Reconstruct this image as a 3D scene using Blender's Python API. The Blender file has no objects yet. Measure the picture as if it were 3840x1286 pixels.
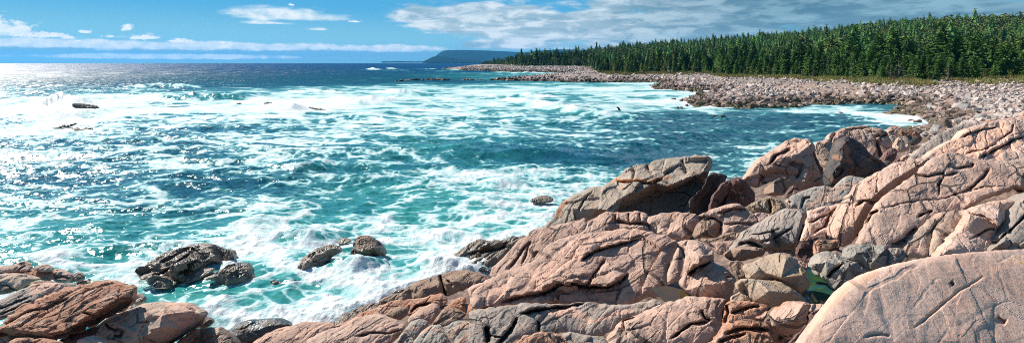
import bpy, bmesh, math, random
import numpy as np
from mathutils import Vector, Matrix
from mathutils.geometry import delaunay_2d_cdt
random.seed(11)
RNG = np.random.default_rng(11)
SC = bpy.context.scene
COL = SC.collection

# ------------------------------------------------------------------ survey
# The photograph was measured as bearings from the viewpoint (0, 0, EYE): a bearing (fx, fy) at northing Y lies at
# x = (fx-1920)/1920*Y, z = EYE-(fy-232)/1920*Y.
EYE, FOC, CX, HY = 8.0, 1920.0, 1920.0, 232.0
def at(fx, fy, z=0.0):
    Y = (EYE - z) * FOC / (fy - HY)
    return ((fx - CX) / FOC * Y, Y)

# ------------------------------------------------------------------ noise
_perm = np.random.default_rng(3).permutation(256).astype(np.int32)
_perm = np.concatenate([_perm, _perm, _perm])
_g3 = np.random.default_rng(4).normal(size=(256, 3)); _g3 /= np.linalg.norm(_g3, axis=1)[:, None]
_g3 = _g3.astype(np.float32)
def pn3(x, y, z):
    xi = np.floor(x).astype(np.int32); yi = np.floor(y).astype(np.int32); zi = np.floor(z).astype(np.int32)
    xf = (x - xi).astype(np.float32); yf = (y - yi).astype(np.float32); zf = (z - zi).astype(np.float32)
    xi &= 255; yi &= 255; zi &= 255
    u = xf*xf*xf*(xf*(xf*6-15)+10); v = yf*yf*yf*(yf*(yf*6-15)+10); w = zf*zf*zf*(zf*(zf*6-15)+10)
    def g(a, b, c):
        h = _perm[_perm[_perm[(xi+a) & 255] + ((yi+b) & 255)] + ((zi+c) & 255)]
        G = _g3[h]
        return G[..., 0]*(xf-a) + G[..., 1]*(yf-b) + G[..., 2]*(zf-c)
    x00 = g(0,0,0)*(1-u)+g(1,0,0)*u; x10 = g(0,1,0)*(1-u)+g(1,1,0)*u
    x01 = g(0,0,1)*(1-u)+g(1,0,1)*u; x11 = g(0,1,1)*(1-u)+g(1,1,1)*u
    return ((x00*(1-v)+x10*v)*(1-w) + (x01*(1-v)+x11*v)*w) * 1.5
_g2a = np.random.default_rng(5).uniform(0, 2*math.pi, 256)
_g2 = np.stack([np.cos(_g2a), np.sin(_g2a)], 1).astype(np.float32)
def pn2(x, y):
    xi = np.floor(x).astype(np.int32); yi = np.floor(y).astype(np.int32)
    xf = (x - xi).astype(np.float32); yf = (y - yi).astype(np.float32)
    xi &= 255; yi &= 255
    u = xf*xf*xf*(xf*(xf*6-15)+10); v = yf*yf*yf*(yf*(yf*6-15)+10)
    def g(a, b):
        G = _g2[_perm[_perm[(xi+a) & 255] + ((yi+b) & 255)]]
        return G[..., 0]*(xf-a) + G[..., 1]*(yf-b)
    return ((g(0,0)*(1-u)+g(1,0)*u)*(1-v) + (g(0,1)*(1-u)+g(1,1)*u)*v) * 1.5
def fbm3(P, oct=4, gain=.5, off=0.):
    s = 0; a = 1.; f = 1.
    for o in range(oct):
        s = s + a*pn3(P[:,0]*f+off+o*17.3, P[:,1]*f+o*9.1, P[:,2]*f+off*.7); a *= gain; f *= 2.03
    return s
def fbm2(x, y, oct=4, gain=.5, off=0.):
    s = 0; a = 1.; f = 1.
    for o in range(oct):
        s = s + a*pn2(x*f+off+o*17.3, y*f-off+o*9.1); a *= gain; f *= 2.03
    return s
def hash3(i, j, k, n):
    h = (i*73856093) ^ (j*19349663) ^ (k*83492791) ^ (n*2654435)
    h = (h ^ (h >> 13)) * 1274126177
    return ((h ^ (h >> 16)) & 0xFFFF) / 65535.0
def facets(P, off=0):
    """distance-to-cell facets: every cell of a jittered lattice carries its own tilted plane"""
    I = np.floor(P).astype(np.int64); best = np.full(len(P), 1e9); out = np.zeros(len(P)); sec = np.full(len(P), 1e9)
    for a in (-1,0,1):
        for b in (-1,0,1):
            for c in (-1,0,1):
                i, j, k = I[:,0]+a, I[:,1]+b, I[:,2]+c
                cx = i + hash3(i,j,k,1+off); cy = j + hash3(i,j,k,2+off); cz = k + hash3(i,j,k,3+off)
                dx, dy, dz = P[:,0]-cx, P[:,1]-cy, P[:,2]-cz
                d = dx*dx+dy*dy+dz*dz
                val = (hash3(i,j,k,4+off)-.5)*.5 + dx*(hash3(i,j,k,5+off)-.5)*1.3 + dy*(hash3(i,j,k,6+off)-.5)*1.3 + dz*(hash3(i,j,k,7+off)-.5)*1.3
                m = d < best
                sec = np.where(m, best, np.minimum(sec, d))
                out = np.where(m, val, out); best = np.where(m, d, best)
    return out, np.sqrt(sec)-np.sqrt(best)
def sstep(a, b, x):
    t = np.clip((x-a)/(b-a), 0, 1); return t*t*(3-2*t)

# ------------------------------------------------------------------ object helpers
def tag(o, label=None, cat=None, group=None, kind=None):
    if label: o['label'] = label
    if cat: o['category'] = cat
    if group: o['group'] = group
    if kind: o['kind'] = kind
    return o
def mesh_np(name, V, F, mat=None, smooth=False, attrs=None):
    """F: (n,3) or (n,4) int array"""
    me = bpy.data.meshes.new(name)
    V = np.asarray(V, np.float32); F = np.asarray(F, np.int32)
    n, k = F.shape
    me.vertices.add(len(V)); me.vertices.foreach_set('co', V.ravel())
    me.loops.add(n*k); me.loops.foreach_set('vertex_index', F.ravel())
    me.polygons.add(n)
    me.polygons.foreach_set('loop_start', np.arange(0, n*k, k, dtype=np.int32))
    me.polygons.foreach_set('use_smooth', np.full(n, smooth, bool))
    me.update(calc_edges=True); me.validate()
    for nm, arr in (attrs or {}).items():
        arr = np.asarray(arr, np.float32)
        if arr.ndim == 1:
            a = me.attributes.new(nm, 'FLOAT', 'POINT'); a.data.foreach_set('value', arr)
        else:
            a = me.attributes.new(nm, 'FLOAT_COLOR', 'POINT')
            a.data.foreach_set('color', np.concatenate([arr, np.ones((len(arr),1),np.float32)],1).ravel())
    if mat: me.materials.append(mat)
    return me
def link(name, me, parent=None):
    o = bpy.data.objects.new(name, me); COL.objects.link(o)
    if parent: o.parent = parent
    return o

# ------------------------------------------------------------------ node helpers
class NT:
    def __init__(s, tree): s.t = tree; s.n = tree.nodes; s.l = tree.links
    def node(s, typ, **kw):
        n = s.n.new(typ)
        for k, v in kw.items(): setattr(n, k, v)
        return n
    def put(s, inp, v):
        if v is None: return
        if hasattr(v, 'is_output'): s.l.new(v, inp)
        else: inp.default_value = v
    def math(s, op, a, b=None, c=None, clamp=False):
        n = s.node('ShaderNodeMath', operation=op, use_clamp=clamp)
        for i, v in enumerate((a, b, c)):
            if v is not None: s.put(n.inputs[i], v)
        return n.outputs[0]
    def vmath(s, op, a, b=None, scale=None):
        n = s.node('ShaderNodeVectorMath', operation=op)
        s.put(n.inputs[0], a)
        if b is not None: s.put(n.inputs[1], b)
        if scale is not None: s.put(n.inputs['Scale'], scale)
        return n.outputs[0]
    def noise(s, vec, scale, detail=4, rough=.55, dist=0., col=False):
        n = s.node('ShaderNodeTexNoise'); s.put(n.inputs['Vector'], vec)
        n.inputs['Scale'].default_value = scale; n.inputs['Detail'].default_value = detail
        n.inputs['Roughness'].default_value = rough; n.inputs['Distortion'].default_value = dist
        return n.outputs['Color' if col else 'Fac']
    def ramp(s, f, a, b, lo=0., hi=1., smooth=True):
        n = s.node('ShaderNodeMapRange', interpolation_type='SMOOTHSTEP' if smooth else 'LINEAR')
        s.put(n.inputs[0], f); s.put(n.inputs[1], a); s.put(n.inputs[2], b); s.put(n.inputs[3], lo); s.put(n.inputs[4], hi)
        return n.outputs[0]
    def mix(s, f, a, b, mode='MIX'):
        n = s.node('ShaderNodeMix', data_type='RGBA', blend_type=mode)
        s.put(n.inputs[0], f); s.put(n.inputs[6], a if hasattr(a,'is_output') else (*a, 1)); s.put(n.inputs[7], b if hasattr(b,'is_output') else (*b, 1))
        return n.outputs[2]
    def mixf(s, f, a, b):
        n = s.node('ShaderNodeMix', data_type='FLOAT')
        s.put(n.inputs[0], f); s.put(n.inputs[2], a); s.put(n.inputs[3], b)
        return n.outputs[0]
    def attr(s, name, col=False):
        n = s.node('ShaderNodeAttribute', attribute_name=name); return n.outputs['Color' if col else 'Fac']
    def pos(s): return s.node('ShaderNodeNewGeometry').outputs['Position']
    def xyz(s, v):
        n = s.node('ShaderNodeSeparateXYZ'); s.put(n.inputs[0], v); return n.outputs
    def vec(s, x, y, z):
        n = s.node('ShaderNodeCombineXYZ'); s.put(n.inputs[0], x); s.put(n.inputs[1], y); s.put(n.inputs[2], z); return n.outputs[0]
    def bump(s, h, dist, strength=1., normal=None):
        n = s.node('ShaderNodeBump'); s.put(n.inputs['Height'], h); n.inputs['Distance'].default_value = dist
        s.put(n.inputs['Strength'], strength)
        if normal: s.put(n.inputs['Normal'], normal)
        return n.outputs[0]
def new_mat(name):
    m = bpy.data.materials.new(name); m.use_nodes = True
    t = NT(m.node_tree); b = t.n['Principled BSDF']
    return m, t, b

# ------------------------------------------------------------------ camera, light, sky
cam = bpy.data.cameras.new('camera'); co = bpy.data.objects.new('camera', cam); COL.objects.link(co)
co.location = (0, 0, EYE); co.rotation_euler = (math.radians(90), 0, 0)
cam.sensor_width = 36; cam.lens = 18.0; cam.shift_y = -(643-232)/3840.
cam.clip_start = .1; cam.clip_end = 40000
SC.camera = co
SUN_AZ, SUN_EL = math.radians(-57), math.radians(41)
sd = Vector((math.sin(SUN_AZ)*math.cos(SUN_EL), math.cos(SUN_AZ)*math.cos(SUN_EL), math.sin(SUN_EL)))
sl = bpy.data.lights.new('sun', 'SUN'); sl.energy = 5.0; sl.angle = math.radians(.53); sl.color = (1, .93, .82)
so = bpy.data.objects.new('sun', sl); COL.objects.link(so); so.rotation_euler = sd.to_track_quat('Z', 'Y').to_euler()
SC.view_settings.view_transform = 'Standard'; SC.view_settings.look = 'None'; SC.view_settings.exposure = 0.45; SC.view_settings.gamma = 1

W = bpy.data.worlds.new('World'); SC.world = W; W.use_nodes = True
t = NT(W.node_tree); bg = t.n['Background']
sky = t.node('ShaderNodeTexSky', sky_type='NISHITA'); sky.sun_disc = False
sky.sun_elevation = SUN_EL; sky.sun_rotation = SUN_AZ
sky.altitude = 0; sky.air_density = 1.0; sky.dust_density = .3; sky.ozone_density = 3.0
dirv = t.node('ShaderNodeTexCoord').outputs['Generated']
dn = t.vmath('NORMALIZE', dirv)
X, Y, Z = t.xyz(dn)
az = t.math('ARCTAN2', X, Y)
el = t.math('ARCSINE', Z)
# look the sky up a little higher than the line of sight: clearer, bluer air over the sea
hz = t.math('MAXIMUM', Z, 0.0)
skyv = t.vec(X, Y, t.math('ADD', t.math('MULTIPLY', hz, .85), .16))
t.put(sky.inputs['Vector'], t.vmath('NORMALIZE', skyv)) if 'Vector' in sky.inputs else None
SKYCOL = t.mix(1.0, sky.outputs[0], (.50, 1.0, 1.08), 'MULTIPLY')
air = t.mix(t.ramp(el, 0, .04), (2.0, 4.4, 5.5), (2.4, 5.8, 7.5)); air = t.mix(t.ramp(el, .035, .11), air, (.85, 4.2, 7.2))
SKYCOL = t.mix(t.ramp(el, .10, .35, .9, 0), SKYCOL, air)
cv = t.vec(az, t.math('MULTIPLY', el, 4.2), 0)
nz1 = t.noise(cv, 9, 9, .62, .25)
nz2 = t.noise(t.vec(t.math('ADD', az, 3.1), t.math('MULTIPLY', el, 9.), .7), 5, 9, .62, .15)
nz3 = t.noise(t.vec(az, t.math('MULTIPLY', el, 1.6), 5.), 46, 9, .66, .15)
nzb = t.math('ADD', t.math('MULTIPLY', nz1, .6), t.math('MULTIPLY', nz3, .4))
def ae(fx, fy):
    a = math.atan((fx-CX)/FOC); return a, math.atan((HY-fy)/FOC*math.cos(a))
def blob(fx, fy, wx, wy, nz, k, soft=.35, flat=False):
    a0, e0 = ae(fx, fy); a1, _ = ae(fx+wx, fy); wa = a1-a0; we = wy/FOC*math.cos(a0)
    da = t.math('DIVIDE', t.math('SUBTRACT', az, a0), wa)
    de = t.math('DIVIDE', t.math('SUBTRACT', el, e0), we)
    if flat:   # flat base: the lower half falls off fast
        de = t.math('MAXIMUM', de, t.math('MULTIPLY', de, -2.6))
    r2 = t.math('ADD', t.math('MULTIPLY', da, da), t.math('MULTIPLY', de, de))
    v = t.math('ADD', t.math('SUBTRACT', 1.0, t.math('SQRT', r2)), t.math('MULTIPLY', t.math('SUBTRACT', nz, .5), k))
    return t.ramp(v, 0., soft), v
def over(base, m, col): return t.mix(m, base, col)
SK = SKYCOL
WHT = (9.0, 9.6, 10.0)
# long banks of cloud low over the sea: blue grey body, white upper edge
for (fx, fy, wx, wy, k, wh) in ((500, 196, 1500, 26, .9, 0), (520, 169, 1250, 21, 2.4, 1), (60, 160, 800, 19, 2.8, 1), (1420, 182, 280, 17, 2.0, 1), (650, 213, 560, 12, 2.2, 1)):
    m, v = blob(fx, fy, wx, wy, nz2 if wh == 0 else nzb, k, .5)
    if wh: SK = over(SK, t.math('MULTIPLY', m, .85), t.mix(t.ramp(nz3, .3, .7), (5.6, 7.3, 8.6), WHT))
    else: SK = over(SK, t.math('MULTIPLY', m, .8), (1.9, 4.2, 5.8))
for (fx, fy, wx, wy) in ((-30, 108, 150, 48), (60, 118, 90, 34), (130, 130, 90, 20), (190, 130, 70, 14), (255, 138, 40, 10), (300, 150, 34, 8), (320, 116, 40, 10), (478, 102, 26, 18), (430, 134, 50, 8), (550, 138, 70, 12), (665, 150, 50, 10), (840, 172, 36, 16), (1335, 77, 30, 7), (1095, 15, 18, 5)):
    m, v = blob(fx, fy+6, wx*1.15, wy*1.35, nz3, 3.6, .6, True)
    SK = over(SK, m, t.mix(t.ramp(v, .1, .7), (6.2, 7.9, 9.0), WHT))
for (fx, fy, wx, wy) in ((1110, 66, 230, 44), (1010, 88, 110, 16), (1190, 112, 60, 10), (1000, 74, 70, 20)):
    m, v = blob(fx, fy, wx, wy, nz1, 2.6, .7, True)
    SK = over(SK, t.math('MULTIPLY', m, .95), t.mix(t.ramp(nz3, .35, .65), (6.0, 7.8, 8.8), WHT))
# the grey deck over the land on the right
D = None
for (fx, fy, wx, wy) in ((1830, 70, 420, 76), (1650, 84, 170, 40), (2150, 110, 560, 84), (2700, 40, 800, 150), (3300, 30, 900, 170), (3000, -200, 1500, 260), (1900, 165, 220, 26), (2500, 170, 620, 60)):
    m, v = blob(fx, fy, wx, wy, nz1, 1.9, .35)
    D = m if D is None else t.math('MAXIMUM', D, m)
dk = t.ramp(nz2, .36, .62)
east = t.ramp(az, -.05, .55)
lit = t.mix(east, (8.4, 9.2, 9.7), (2.9, 4.8, 5.8)); shd = t.mix(east, (2.8, 4.6, 5.8), (.95, 2.2, 3.1))
nz4 = t.noise(t.vec(t.math('ADD', az, 9.), t.math('MULTIPLY', el, 3.6), 2.), 15, 10, .6, .35)
dcol = t.mix(t.math('ADD', t.math('MULTIPLY', t.ramp(nz4, .41, .61), .72), t.math('MULTIPLY', t.ramp(nz2, .36, .62), .28)), shd, lit)
SK = over(SK, t.math('MULTIPLY', D, .94), dcol)
t.put(bg.inputs['Color'], SK); bg.inputs['Strength'].default_value = .076

# ------------------------------------------------------------------ shoreline and ground
def pts(s): return [tuple(float(a) for a in q.split(',')) for q in s.split()]
shore_px = pts("880,1250 1290,1190 1500,1100 1850,1010 2060,850 2095,790 2350,760 2700,690 2900,640 3130,575 3330,522 3500,494 3480,476 3440,455 3350,436 3400,412 3440,400 "
               "3335,391 3230,391 2932,402 2768,410 2634,402 2575,387 2620,362 2709,346 2605,346 2470,334 2442,325 2540,315 2442,308 2174,309 1980,305 1846,302 "
               "1950,298 2159,278 2150,273 1906,270 1786,264 1660,261 1740,249 1816,240.5")
shore = [(-60., -25.), (-34., 2.), (-14., 9.5)] + [at(*p) for p in shore_px] + [(-80., 2600.), (2600., 2600.), (2600., -300.), (-60., -300.)]
SH = np.array(shore)
def sdf_poly(x, y, P=SH):
    """signed distance to a closed polygon, positive inside"""
    x = np.asarray(x, np.float64); y = np.asarray(y, np.float64)
    best = np.full(x.shape, 1e18); ins = np.zeros(x.shape, bool)
    for (x0, y0), (x1, y1) in zip(P, np.roll(P, -1, 0)):
        ex, ey = x1-x0, y1-y0
        tt = np.clip(((x-x0)*ex+(y-y0)*ey)/(ex*ex+ey*ey+1e-12), 0, 1)
        best = np.minimum(best, (x-x0-tt*ex)**2 + (y-y0-tt*ey)**2)
        c = (y0 > y) != (y1 > y)
        with np.errstate(divide='ignore', invalid='ignore'):
            ins ^= c & (x < (x1-x0)*(y-y0)/(y1-y0+1e-30)+x0)
    d = np.sqrt(best)
    return np.where(ins, d, -d)
TT = np.array([-.2, -.05, 0, .02, .14, .158, .170, .3, .36, .42, .57, .67, .78, 1.0, 1.6])
TD = np.array([1500, 1000, 560, 490, 445, 400, 232, 228, 226, 196, 158, 140, 128, 128, 132.])
def treeline(tn):
    tn = np.asarray(tn, float)
    y = np.interp(tn, TT, TD)
    return y*(1+.035*fbm2(tn*15, tn*0+3.3, 3))
CT = np.array([-.3, -.05, .05, .14, .165, .4, .55, .71, .86, 1.0, 1.6])
CZ = np.array([0, 0, 4, 8, 15, 22, 28, 39, 45, 49, 60.])
def ground_nom(x, y):
    d = sdf_poly(x, y)
    near = np.interp(d, [-20, -3, 0, 5, 10, 13, 17, 25, 60], [-6, -1.5, 0, 2.2, 3.6, 4.2, 4.9, 5.6, 7])
    beach = np.interp(d, [-30, -6, 0, 3, 8, 22, 45, 90], [-5, -1.2, 0, .7, 1.5, 2.6, 3.3, 4.2])
    w = sstep(44, 64, y)
    z = near*(1-w) + beach*w
    yy = np.maximum(y, 1.); tn = x/yy
    y0 = treeline(tn)
    z = z + np.interp(tn, CT, CZ)*sstep(y0-5, np.maximum(640, y0+150), yy)**1.25 * sstep(60, 120, y)
    return z
POOLC = at(3055, 1070, 4.0)
def ground(x, y):
    z = ground_nom(x, y)
    d = sdf_poly(x, y)
    r = np.hypot((x-POOLC[0])*1.0, (y-POOLC[1])*.9)
    lower = (.5 + 1.1*sstep(1.5, 7, d)*sstep(1.5, 3.5, r)*sstep(7, 11, y))*(1-sstep(34, 52, y))
    near = 1-sstep(40, 70, y)
    z = z - lower + near*.35*fbm2(x*.55, y*.55, 4) + (1-near)*.14*fbm2(x*.35, y*.35, 3)
    r = np.hypot((x-POOLC[0])*1.0, (y-POOLC[1])*.9)
    return z - 1.3*(1-sstep(.3, 1.7, r))
def g1(x, y): return float(ground_nom(np.array([x]), np.array([y]))[0])
def ray_ground(fx, fy, lift=0.):
    """where the bearing meets the ground"""
    Ys = np.geomspace(2.5, 700, 1400); xs = (fx-CX)/FOC*Ys
    h = EYE-(fy-HY)/FOC*Ys - ground_nom(xs, Ys) - lift
    i = int(np.argmax(h < 0)) or len(Ys)-1
    return float(Ys[i])

# ---- palette of weathered granite
def rock_mat(name, a, b, c, vein=(.64, .40, .30), speck=.5, rough=.85, wet=None, scale=1., lichen=0., bumpk=1., joint_k=1.):
    m, t, bs = new_mat(name)
    p = t.vmath('ADD', t.pos(), tuple(RNG.uniform(-40, 40, 3)))
    if scale != 1.: p = t.vmath('SCALE', p, scale=scale)
    n1 = t.noise(p, .9, 6, .62, .6); n2 = t.noise(p, 2.7, 7, .68, .4); n3 = t.noise(p, 22, 4, .7)
    px, py, pz = t.xyz(p)
    # foliation: layers dipping to the north-west
    fol = t.vmath('DOT_PRODUCT', p, (.55, -.62, .56)); fv = t.node('ShaderNodeVectorMath', operation='DOT_PRODUCT')
    t.put(fv.inputs[0], p); fv.inputs[1].default_value = (.55, -.62, .56); fol = fv.outputs['Value']
    n4 = t.noise(t.vec(t.math('MULTIPLY', fol, 6.5), t.math('MULTIPLY', px, .7), t.math('MULTIPLY', pz, .7)), 1., 5, .65, .5)
    col = t.mix(t.ramp(n1, .40, .60), a, b)
    col = t.mix(t.ramp(n2, .52, .66, 0, .85), col, c)
    col = t.mix(t.ramp(n4, .57, .70, 0, .55), col, vein)
    col = t.mix(t.ramp(n4, .42, .30, 0, .55), col, tuple(q*.55 for q in b))
    # grain: dark mica, pale feldspar
    col = t.mix(t.ramp(n3, .50, .34, 0, speck), col, tuple(q*.45 for q in a))
    col = t.mix(t.ramp(n3, .56, .72, 0, speck*.9), col, tuple(min(1, q*1.35+.04) for q in a))
    va = t.attr('vein')
    col = t.mix(t.math('MULTIPLY', t.ramp(t.math('ADD', va, t.math('MULTIPLY', t.math('SUBTRACT', n2, .5), .9)), .45, .7), .9), col, vein)
    if lichen:
        nl = t.noise(p, 7, 5, .7); nl2 = t.noise(p, 1.3, 3, .6)
        col = t.mix(t.math('MULTIPLY', t.ramp(nl, .63, .68), t.ramp(nl2, .5, .6, 0, lichen)), col, (.52, .33, .06))
    # joints: thin dark cracks, long along the strike, here and there
    pr = t.vmath('ADD', p, t.vmath('SCALE', t.vmath('SUBTRACT', t.noise(p, 1.6, 3, .6, 0., True), (.5, .5, .5)), scale=.14))
    def dotp(a):
        q = t.node('ShaderNodeVectorMath', operation='DOT_PRODUCT'); t.put(q.inputs[0], pr); q.inputs[1].default_value = a; return q.outputs['Value']
    js = t.vec(t.math('MULTIPLY', dotp((.72, .60, .34)), .42), dotp((.55, -.62, .56)), dotp((-.43, .5, .75)))
    jd = []
    for sc_, w_, lo_c in ((1.05, .030, .50), (2.3, .045, .57)):
        vo = t.node('ShaderNodeTexVoronoi', feature='DISTANCE_TO_EDGE'); t.put(vo.inputs['Vector'], js); vo.inputs['Scale'].default_value = sc_
        jd.append(t.math('MULTIPLY', t.ramp(vo.outputs['Distance'], w_*.3, w_, 1., 0.), t.ramp(t.noise(p, sc_*.7, 3, .6), lo_c-.03, lo_c+.05)))
    joint = t.math('MAXIMUM', jd[0], t.math('MULTIPLY', jd[1], .4))
    col = t.mix(t.math('MULTIPLY', joint, .8*joint_k), col, tuple(q*.22 for q in c))
    wz = t.xyz(t.pos())[2]
    wl = t.ramp(t.math('ADD', wz, t.math('MULTIPLY', t.math('SUBTRACT', n2, .5), 1.1)), .5, 1.35, 1., 0.)
    col = t.mix(t.math('MULTIPLY', wl, .72 if wet is None else .2), col, (.085, .062, .045))
    t.put(bs.inputs['Base Color'], col)
    r = t.mixf(wl, rough, .28)
    if wet is not None: r = t.mixf(t.ramp(n2, .42, .58), wet, rough*.8)
    t.put(bs.inputs['Roughness'], r)
    bs.inputs['Specular IOR Level'].default_value = .35 if wet is None else .7
    h = t.math('ADD', t.math('ADD', t.math('MULTIPLY', n3, .26), t.math('MULTIPLY', n2, .22)), t.math('MULTIPLY', n4, .24))
    h = t.math('SUBTRACT', h, t.math('MULTIPLY', joint, .8*joint_k))
    t.put(bs.inputs['Normal'], t.bump(h, .06*bumpk/scale, .9))
    return m
M = {}
M['pink'] = rock_mat('pink_granite', (.57, .385, .30), (.47, .295, .225), (.37, .26, .21), lichen=.3)
M['pale'] = rock_mat('pale_pink_granite', (.68, .46, .365), (.60, .375, .285), (.48, .335, .27), vein=(.70, .42, .30), speck=.45, lichen=1., bumpk=.6, joint_k=.35)
M['coral'] = rock_mat('coarse_coral_granite', (.55, .29, .185), (.41, .195, .12), (.62, .44, .34), vein=(.62, .40, .31), speck=.8, bumpk=2.1)
M['brown'] = rock_mat('brown_granite', (.37, .25, .18), (.28, .18, .13), (.40, .27, .20), speck=.45)
M['grey'] = rock_mat('grey_gneiss', (.39, .315, .265), (.28, .235, .205), (.45, .325, .26), speck=.45)
M['bluegrey'] = rock_mat('blue_grey_gneiss', (.39, .34, .29), (.29, .265, .235), (.46, .35, .285), vein=(.50, .33, .25), speck=.4)
M['tan'] = rock_mat('tan_gneiss', (.51, .37, .285), (.43, .30, .23), (.36, .275, .23), speck=.4, bumpk=.8)
M['ochre'] = rock_mat('ochre_stained_gneiss', (.44, .33, .25), (.41, .28, .175), (.31, .245, .205), vein=(.5, .34, .22), lichen=.25)
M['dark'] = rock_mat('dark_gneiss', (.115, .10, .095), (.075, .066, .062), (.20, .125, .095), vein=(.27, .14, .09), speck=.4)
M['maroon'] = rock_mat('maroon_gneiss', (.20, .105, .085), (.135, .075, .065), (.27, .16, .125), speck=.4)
M['big'] = rock_mat('olive_grey_gneiss', (.41, .335, .27), (.34, .275, .22), (.43, .29, .21), vein=(.50, .26, .15), speck=.3)
M['wet'] = rock_mat('wet_sea_rock', (.32, .245, .185), (.20, .155, .12), (.37, .26, .18), vein=(.34, .26, .2), speck=.6, wet=.2, bumpk=1.6)
M['wetblue'] = rock_mat('wet_blue_grey_rock', (.075, .095, .105), (.045, .06, .07), (.15, .09, .065), vein=(.40, .33, .29), speck=.2, wet=.22)

# ---- ground sheet
yr = np.concatenate([np.linspace(1.2, 8, 40, endpoint=False), np.geomspace(8, 1100, 340)])
tc = np.concatenate([np.linspace(-2.6, -.55, 50, endpoint=False), np.linspace(-.55, 1.35, 420), np.linspace(1.38, 2.6, 40)])
YY, T_ = np.meshgrid(yr, tc, indexing='ij'); XX = YY*T_
XX = XX.ravel(); YY = YY.ravel()
ZZ = ground(XX, YY)
nr, nc = len(yr), len(tc)
idx = np.arange(nr*nc).reshape(nr, nc)
Q = np.stack([idx[:-1,:-1], idx[:-1,1:], idx[1:,1:], idx[1:,:-1]], -1).reshape(-1, 4)
keep = (ZZ[Q].max(1) > -1.6)
dsh = sdf_poly(XX, YY)
m, t, bs = new_mat('shore_ground')
p = t.pos(); n1 = t.noise(p, .35, 6, .65); n2 = t.noise(p, 3.5, 6, .7); n3 = t.noise(p, 1.2, 5, .7)
rockc = t.mix(t.ramp(n2, .4, .62), (.15, .10, .082), (.30, .205, .165))
pebc = t.mix(t.ramp(n3, .35, .65), (.20, .155, .13), (.36, .285, .25))  # kept dark: the shade between stones is put into the ground colour
sandc = t.mix(n3, (.40, .285, .22), (.34, .235, .18))
forc = t.mix(t.ramp(n1, .4, .6), (.035, .05, .018), (.07, .06, .025))
pebc = t.mix(t.attr('sand'), pebc, sandc)
pebc = t.mix(t.ramp(t.math('ADD', t.attr('shore_d'), t.math('MULTIPLY', n3, 3.)), 3.2, 6.5, .9, 0.), pebc, (.06, .045, .028))
c = t.mix(t.attr('beach'), rockc, pebc)
c = t.mix(t.attr('wood'), c, forc)
t.put(bs.inputs['Base Color'], c); bs.inputs['Roughness'].default_value = .9
t.put(bs.inputs['Normal'], t.bump(t.math('ADD', n2, n3), .12, .9))
tn_ = XX/YY
SANDP = [at(*q, 2.15) for q in pts("2790,322 2960,317 3150,324 3230,334 3210,346 3120,347 2950,338 2800,330")]
sand_d = sdf_poly(XX, YY, np.array(SANDP))
beach_a = sstep(46, 60, YY); wood_a = sstep(-6, 3, YY-treeline(tn_) + 3*fbm2(XX*.1, YY*.1, 3))*sstep(60, 100, YY)
keep_v, Fq = np.unique(Q[keep], return_inverse=True)
me = mesh_np('bedrock_and_beach', np.stack([XX, YY, ZZ], 1)[keep_v], Fq.reshape(-1, 4), m, True,
             {'beach': beach_a[keep_v], 'wood': wood_a[keep_v], 'sand': sstep(-3, 1.5, sand_d)[keep_v], 'shore_d': dsh[keep_v]})
tag(link('ground', me), kind='structure')

# ------------------------------------------------------------------ the sea
rows = 1/np.linspace(1/5.2, 1/9000., 10)
rpx = np.concatenate([np.linspace(780, 300, 130, endpoint=False), np.linspace(300, 1.7, 520)])   # spacing even in angle
yr = FOC/3.75*EYE/rpx
tc = np.concatenate([np.linspace(-2.2, -1.06, 90, endpoint=False), np.linspace(-1.06, 1.06, 1060), np.linspace(1.063, 1.8, 60)])
YY, T_ = np.meshgrid(yr, tc, indexing='ij'); shp = YY.shape
XX = (YY*T_).ravel(); YY = YY.ravel()
dy = np.gradient(yr); DY = np.repeat(dy, len(tc))
depth = -sdf_poly(XX, YY)              # metres out from the shore
def wsum(pairs, base):                  # weighted field from places on the map
    num = np.zeros(len(XX)); den = np.full(len(XX), 1e-3)
    lx = XX/YY; ly = np.log(YY)
    for fx, fy, sx, sy, val in pairs:
        X0, Y0 = at(fx, fy); 
        cx_, cy_ = X0/Y0, math.log(Y0)
        wx_ = sx/FOC; wy_ = abs(math.log((fy+sy-HY)/(fy-HY)))
        w = np.exp(-((lx-cx_)/wx_)**2 - ((ly-cy_)/wy_)**2)
        num += w*val; den += w
    return (num + base*1e-3)/den
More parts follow.
